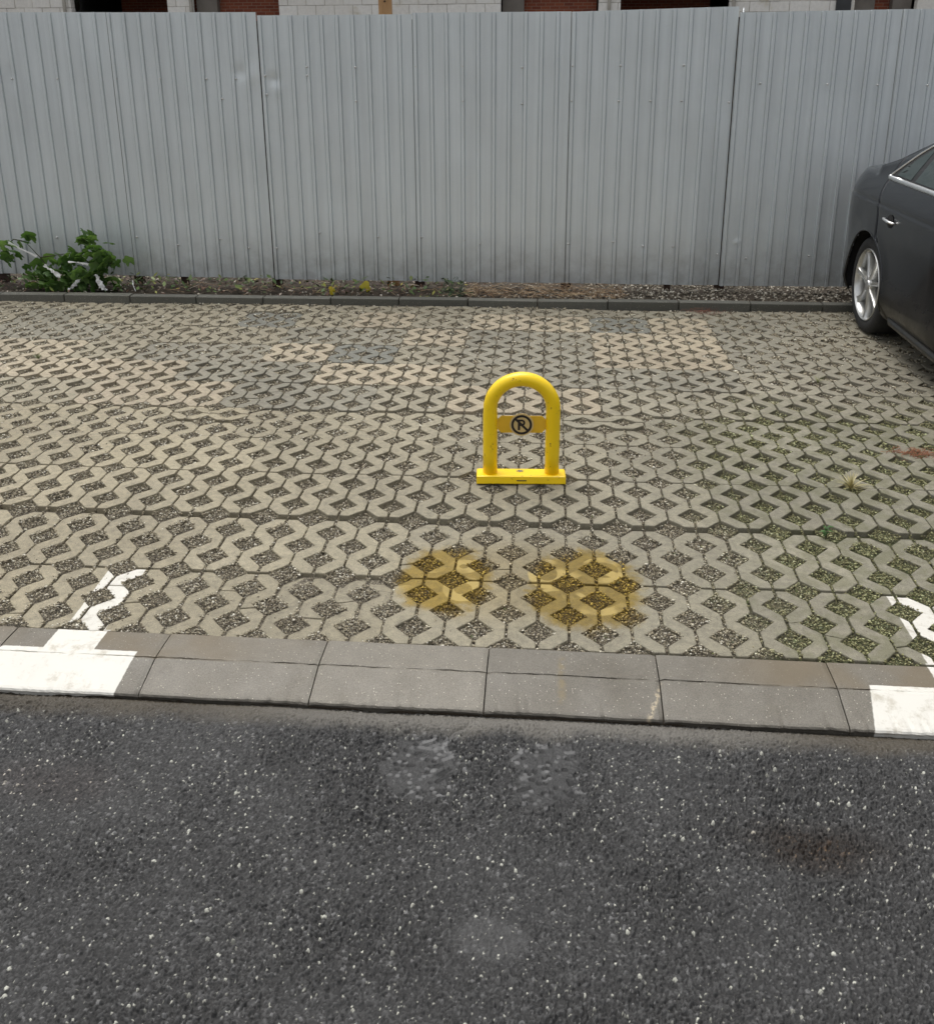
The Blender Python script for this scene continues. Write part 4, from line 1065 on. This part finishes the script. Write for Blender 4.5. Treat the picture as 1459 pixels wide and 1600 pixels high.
bush('leafy_plant', (-4.02, 4.46, .03), 'green lobed-leaf plant with a bare arching stem, at the left edge before the fence', 'green plants against the fence',
     [(-.32, .31, .04, 9), (-.14, .38, .03, 8), (-.04, .09, .075, 34), (.14, .20, .05, 15), (.20, .07, .06, 24), (-.33, .22, .02, 3)], 3,
     [[(0, 0, 0), (.02, 0, .12), (-.06, 0, .24), (-.16, 0, .36)], [(0, 0, 0), (.06, .01, .12), (.14, .0, .22)], [(-.16, 0, .36), (-.25, 0, .38), (-.33, 0, .33)], [(-.06, 0, .24), (.05, -.01, .26), (.14, 0, .27)]])
bush('leafy_plant', (-3.62, 4.44, .03), 'bushier upright green plant in front of the fence, with torn white film at its foot', 'green plants against the fence',
     [(-.02, .30, .055, 24), (-.06, .39, .035, 11), (.11, .23, .04, 12), (-.14, .15, .05, 14), (.0, .14, .06, 18), (.0, .05, .07, 22), (-.17, .27, .03, 4)], 4,
     [[(.02, 0, 0), (.01, 0, .16), (0, 0, .36)], [(.01, 0, .1), (.08, 0, .18), (.14, 0, .24)], [(.01, 0, .14), (-.08, 0, .22), (-.15, 0, .29)]])
def ribbon(name, pts_, w_, label, seed, crumple=.006):
    rs = random.Random(seed); vs, fs = [], []; P3 = [Vector(p) for p in pts_]; dn = []
    for a, b in zip(P3[:-1], P3[1:]):
        for t in range(6): dn.append(a.lerp(b, t/6))
    dn.append(P3[-1]); n = len(dn)
    for i, p in enumerate(dn):
        T = (dn[min(i+1, n-1)]-dn[max(i-1, 0)]).normalized(); sd_ = T.cross(Vector((0, -1, 0))).normalized(); tw = w_*(.75+.25*math.sin(i*.55+seed))
        for q in (-1, -.3, .35, 1): vs.append(p+sd_*q*tw+Vector((rs.uniform(-1, 1), rs.uniform(-1, 1), rs.uniform(-1, 1)))*crumple)
    for i in range(n-1):
        for q in range(3): a = i*4+q; fs.append((a, a+1, a+5, a+4))
    o = link(name, mesh(name, vs, fs, M_FILM), None); tag(o, label, 'plastic scrap', 'white plastic scraps in the plants'); md = o.modifiers.new('t', 'SOLIDIFY'); md.thickness = .001; return o
ribbon('plastic_film', [(-4.26, 4.36, .405), (-4.16, 4.35, .355), (-4.05, 4.36, .30)], .010, 'straight white plastic strip slanting down from the tallest stem on the left', 1, .001)
ribbon('plastic_film', [(-3.80, 4.34, .265), (-3.72, 4.33, .262), (-3.64, 4.34, .245)], .008, 'thin white strip lying nearly level across the bushier plant', 2, .003)
ribbon('plastic_film', [(-4.0, 4.35, .235), (-3.93, 4.34, .185), (-3.87, 4.33, .15)], .018, 'crumpled white film scrap hanging between the two green plants', 3, .006)
ribbon('plastic_film', [(-3.60, 4.34, .17), (-3.57, 4.33, .11), (-3.52, 4.32, .05)], .024, 'widest bunch of torn white film at the right foot of the bushier plant', 4, .009)
ribbon('plastic_film', [(-3.72, 4.34, .14), (-3.77, 4.33, .09), (-3.82, 4.32, .05)], .013, 'torn white film at the left foot of the bushier plant', 5, .007)
ribbon('plastic_film', [(-3.31, 4.33, .13), (-3.305, 4.325, .09), (-3.29, 4.32, .05)], .005, 'thin upright white shred on the kerb, right of the bushier plant', 6, .002)
# fallen leaves
def fallen(name, loc, size, label, mat, group, rot=(.9, 0, 0), seed=9):
    me = lobed_leaf(seed, 3); me.materials.clear(); me.materials.append(mat)
    o = link(name, me); o.location = loc; o.scale = (size,)*3; o.rotation_euler = rot; tag(o, label, 'leaf', group); return o
fallen('fallen_leaf', (-1.545, 4.40, .09), .052, 'larger bright yellow leaf standing behind the rear kerb', M_LEAFY, 'yellow leaves behind the kerb', (1.2, .3, .2))
fallen('fallen_leaf', (-1.79, 4.37, .065), .042, 'smaller green-yellow leaf peeping over the rear kerb', M_LEAFY, 'yellow leaves behind the kerb', (1.1, -.4, 1.2), 12)
# low creeping leaves along the verge, one mass
def scatter_quads(name, pts_, s0, s1, mat, label, cat, el=1.0, up=.6, seed=1):
    r = np.random.RandomState(seed); n = len(pts_); s_ = r.uniform(s0, s1, n); a = r.uniform(0, 6.28, n); t = r.uniform(-up, up, n)
    d = np.stack([np.cos(a)*np.cos(t), np.sin(a)*np.cos(t), np.sin(t)], 1); e = np.stack([-np.sin(a), np.cos(a), r.uniform(-.4, .4, n)], 1)
    V = np.stack([pts_-d*s_[:, None]*el, pts_+e*s_[:, None]*.45*1.0, pts_+d*s_[:, None]*el, pts_-e*s_[:, None]*.45], 1)
    F = np.arange(n*4).reshape(n, 4); o = link(name, np_mesh(name, V.reshape(-1, 3), F, mat)); tag(o, label, cat, kind='stuff'); return o
def isl(name, stops, rough=.5):
    k = NT(name); k.set(Base_Color=k.ramp(k.n('ShaderNodeNewGeometry').outputs['Random Per Island'], stops), Roughness=rough); return k.m
n = 900; px = RS.uniform(-4.6, -.75, n); py = RS.uniform(4.28, 5.3, n); pz_ = .03+RS.uniform(0, .085, n)
scatter_quads('creeper', np.stack([px, py, pz_], 1), .014, .036, isl('creeper_leaf', [(0, (.03, .06, .015)), (.6, (.09, .15, .035)), (.84, (.16, .19, .04)), (.94, (.36, .32, .04)), (1, (.14, .07, .02))]), 'low green and yellowing creeper leaves under the fence, left half', 'ground cover', 1, .8, 3)
n = 2200; px = RS.uniform(-4.8, -.6, n); py = RS.uniform(4.28, 5.4, n); pz_ = .03+RS.uniform(0, .035, n)
scatter_quads('leaf_litter', np.stack([px, py, pz_], 1), .010, .024, isl('litter', [(0, (.02, .010, .006)), (.65, (.075, .03, .016)), (.90, (.16, .09, .05)), (1, (.55, .5, .42))]), 'dark brown leaf litter with pale scraps under the fence', 'leaf litter', 1, .5, 4)
def strawset(name, xr, yr, zr, n, L, mat, label, cat, seed, rad=.0016, cx=None, spread=None):
    r = np.random.RandomState(seed); V, F = [], []
    for i in range(n):
        x = r.uniform(*xr) if cx is None else r.normal(cx[0], spread[0]); y = r.uniform(*yr) if cx is None else r.normal(cx[1], spread[1]); z = r.uniform(*zr)
        a = r.uniform(0, 6.28); t = r.normal(0, .25); l = r.uniform(.4, 1)*L; d = Vector((math.cos(a)*math.cos(t), math.sin(a)*math.cos(t)*.5, math.sin(t)))
        s_ = Vector((-math.sin(a), math.cos(a), 0))*rad; u_ = Vector((0, 0, rad)); b = Vector((r.uniform(-.01, .01), 0, r.uniform(0, .015)))
        p0 = Vector((x, y, z)); q = [p0-d*l/2, p0+b, p0+d*l/2]; o = len(V)
        for p_ in q: V += [p_+s_, p_+u_, p_-s_]
        for kk in range(2):
            for e in range(3): F.append((o+kk*3+e, o+kk*3+(e+1) % 3, o+kk*3+3+(e+1) % 3, o+kk*3+3+e))
    o = link(name, mesh(name, V, F, mat)); tag(o, label, cat, kind='stuff'); return o
M_ST = isl('dead_stem', [(0, (.10, .055, .03)), (.4, (.26, .16, .08)), (.8, (.42, .31, .18)), (1, (.62, .54, .42))], .7)
strawset('dead_stems', (-.78, .38), (4.29, 4.62), (.035, .085), 520, .13, M_ST, 'heap of dry brown stems lying between rear kerb and fence', 'dry stems', 5)
strawset('dead_stalks', (-3.4, -.8), (4.29, 4.6), (.03, .08), 110, .14, M_ST, 'dry stalks lying among the dark litter under the fence', 'dry stems', 6)
strawset('brown_debris', (0, 1), (0, 1), (.004, .022), 90, .05, isl('rb', [(0, (.10, .03, .02)), (1, (.26, .11, .06))], .7), 'small pile of reddish brown stalks beside the rear kerb', 'plant debris', 7, .0012, (.93, 4.12), (.07, .035))
strawset('needle_debris', (0, 1), (0, 1), (.004, .014), 150, .05, isl('rb2', [(0, (.16, .05, .025)), (1, (.36, .16, .08))], .7), 'rust brown needles scattered on the pavers at the right edge', 'plant debris', 8, .0012, (1.50, 1.63), (.06, .03))
# tufts
def tuft(name, loc, n, h, mat, label, group, seed, spread=.6, wid=.0022):
    rs = random.Random(seed); b = empty(name, loc); tag(b, label, 'weed', group); V, F = [], []
    for i in range(n):
        a = rs.uniform(0, 6.28); lean = rs.uniform(.1, spread); hh = h*rs.uniform(.5, 1); d = Vector((math.cos(a), math.sin(a), 0)); s_ = Vector((-d.y, d.x, 0))*wid
        o = len(V)
        for q in range(5):
            t = q/4; p_ = d*(lean*hh*t**1.6)+Vector((0, 0, hh*(t-.35*lean*t*t))); V += [p_+s_*(1-t*.9), p_-s_*(1-t*.9)]
        for q in range(4): F.append((o+2*q, o+2*q+1, o+2*q+3, o+2*q+2))
    link('blades', mesh('blades', V, F, mat), b); return b
tuft('grass_tuft', (1.10, 1.25, -.008), 85, .085, isl('dry_grass', [(0, (.20, .19, .06)), (.6, (.42, .36, .16)), (1, (.55, .48, .26))]), 'dry yellow grass tuft growing between the pavers at the right', 'tufts in the paving', 3, 1.5)
tuft('grass_tuft', (-3.25, 2.76, -.008), 40, .075, isl('green_grass', [(0, (.08, .12, .03)), (1, (.20, .22, .07))]), 'yellow-green grass tuft among the pavers far at the left', 'tufts in the paving', 4, 1.3)
tuft('grass_tuft', (1.32, 2.65, -.008), 22, .06, isl('green_grass2', [(0, (.10, .13, .03)), (1, (.26, .25, .09))]), 'small thin grass tuft in the pavers between car and barrier', 'tufts in the paving', 5, 1.2)
def seedling(loc, h, n, sz, label, seed, mat, lmax=1.0):
    rs = random.Random(seed); b = empty('seedling', loc); tag(b, label, 'weed', 'green seedlings'); tube('stem', [(0, 0, -.01), (.004, 0, h*.5), (0, 0, h)], [.0022, .0018, .001], M_STEM, b, 6)
    me = mesh('leaf', [(0, 0, 0), (.28, .4, .06), (0, 1, -.10), (-.28, .4, .06), (0, .45, 0)], [(0, 1, 4), (1, 2, 4), (2, 3, 4), (3, 0, 4)], mat)
    for i in range(n):
        o = bpy.data.objects.new('leaf', me); C.objects.link(o); o.parent = b; o.location = (rs.uniform(-.003, .003), 0, h*(.25+.75*i/n)); s_ = sz*rs.uniform(.7, 1.1)
        o.scale = (s_,)*3; o.rotation_euler = (rs.uniform(-.1, .7), 0, i*2.4+rs.uniform(-.3, .3))
seedling((.874, .785, 0), .055, 11, .030, 'bright green seedling standing in a joint at the right, near the front row', 1, M_WEED)
b = empty('feathery_weed', (-.86, 4.36, .03)); tag(b, 'blue-green feathery weed at the fence foot, middle of the rear kerb', 'weed')
rs = random.Random(2); V, F = [], []
for i in range(13):
    x, h_ = rs.gauss(0, .055), rs.uniform(.06, .17); ln = rs.uniform(-.03, .03)
    for q in range(22):
        t = q/22; c = Vector((x+ln*t, rs.uniform(-.02, .02), h_*t)); a = rs.uniform(0, 6.28); l = .022*(1-t*.5); d = Vector((math.cos(a), math.sin(a)*.6, .5))*l; s_ = Vector((0, 0, .0022))
        o = len(V); V += [c-s_, c+d*.5-s_*1.4, c+d, c+d*.5+s_*1.6]; F.append((o, o+1, o+2, o+3))
link('fronds', mesh('fronds', V, F, isl('fern_green', [(0, (.035, .075, .04)), (1, (.09, .15, .08))])), b)
# sparse moss and weed leaves in the openings at the right
n = 5200; x = RS.uniform(-.6, 2.4, n); y = RS.uniform(0, 3.4, n); ok = in_hole(x, y) & (RS.rand(n) < np.clip((x+.4)/1.3, .08, 1)) & (x < 1.1+y*.4); x, y = x[ok], y[ok]
# cluster them
pz_ = gz(x, y)-.004
scatter_quads('moss', np.stack([x, y, pz_], 1), .003, .008, isl('moss_green', [(0, (.03, .045, .01)), (.7, (.09, .11, .025)), (1, (.20, .20, .06))]), 'thin moss and tiny weeds in the paving openings at the right', 'moss', 1, .9, 9)
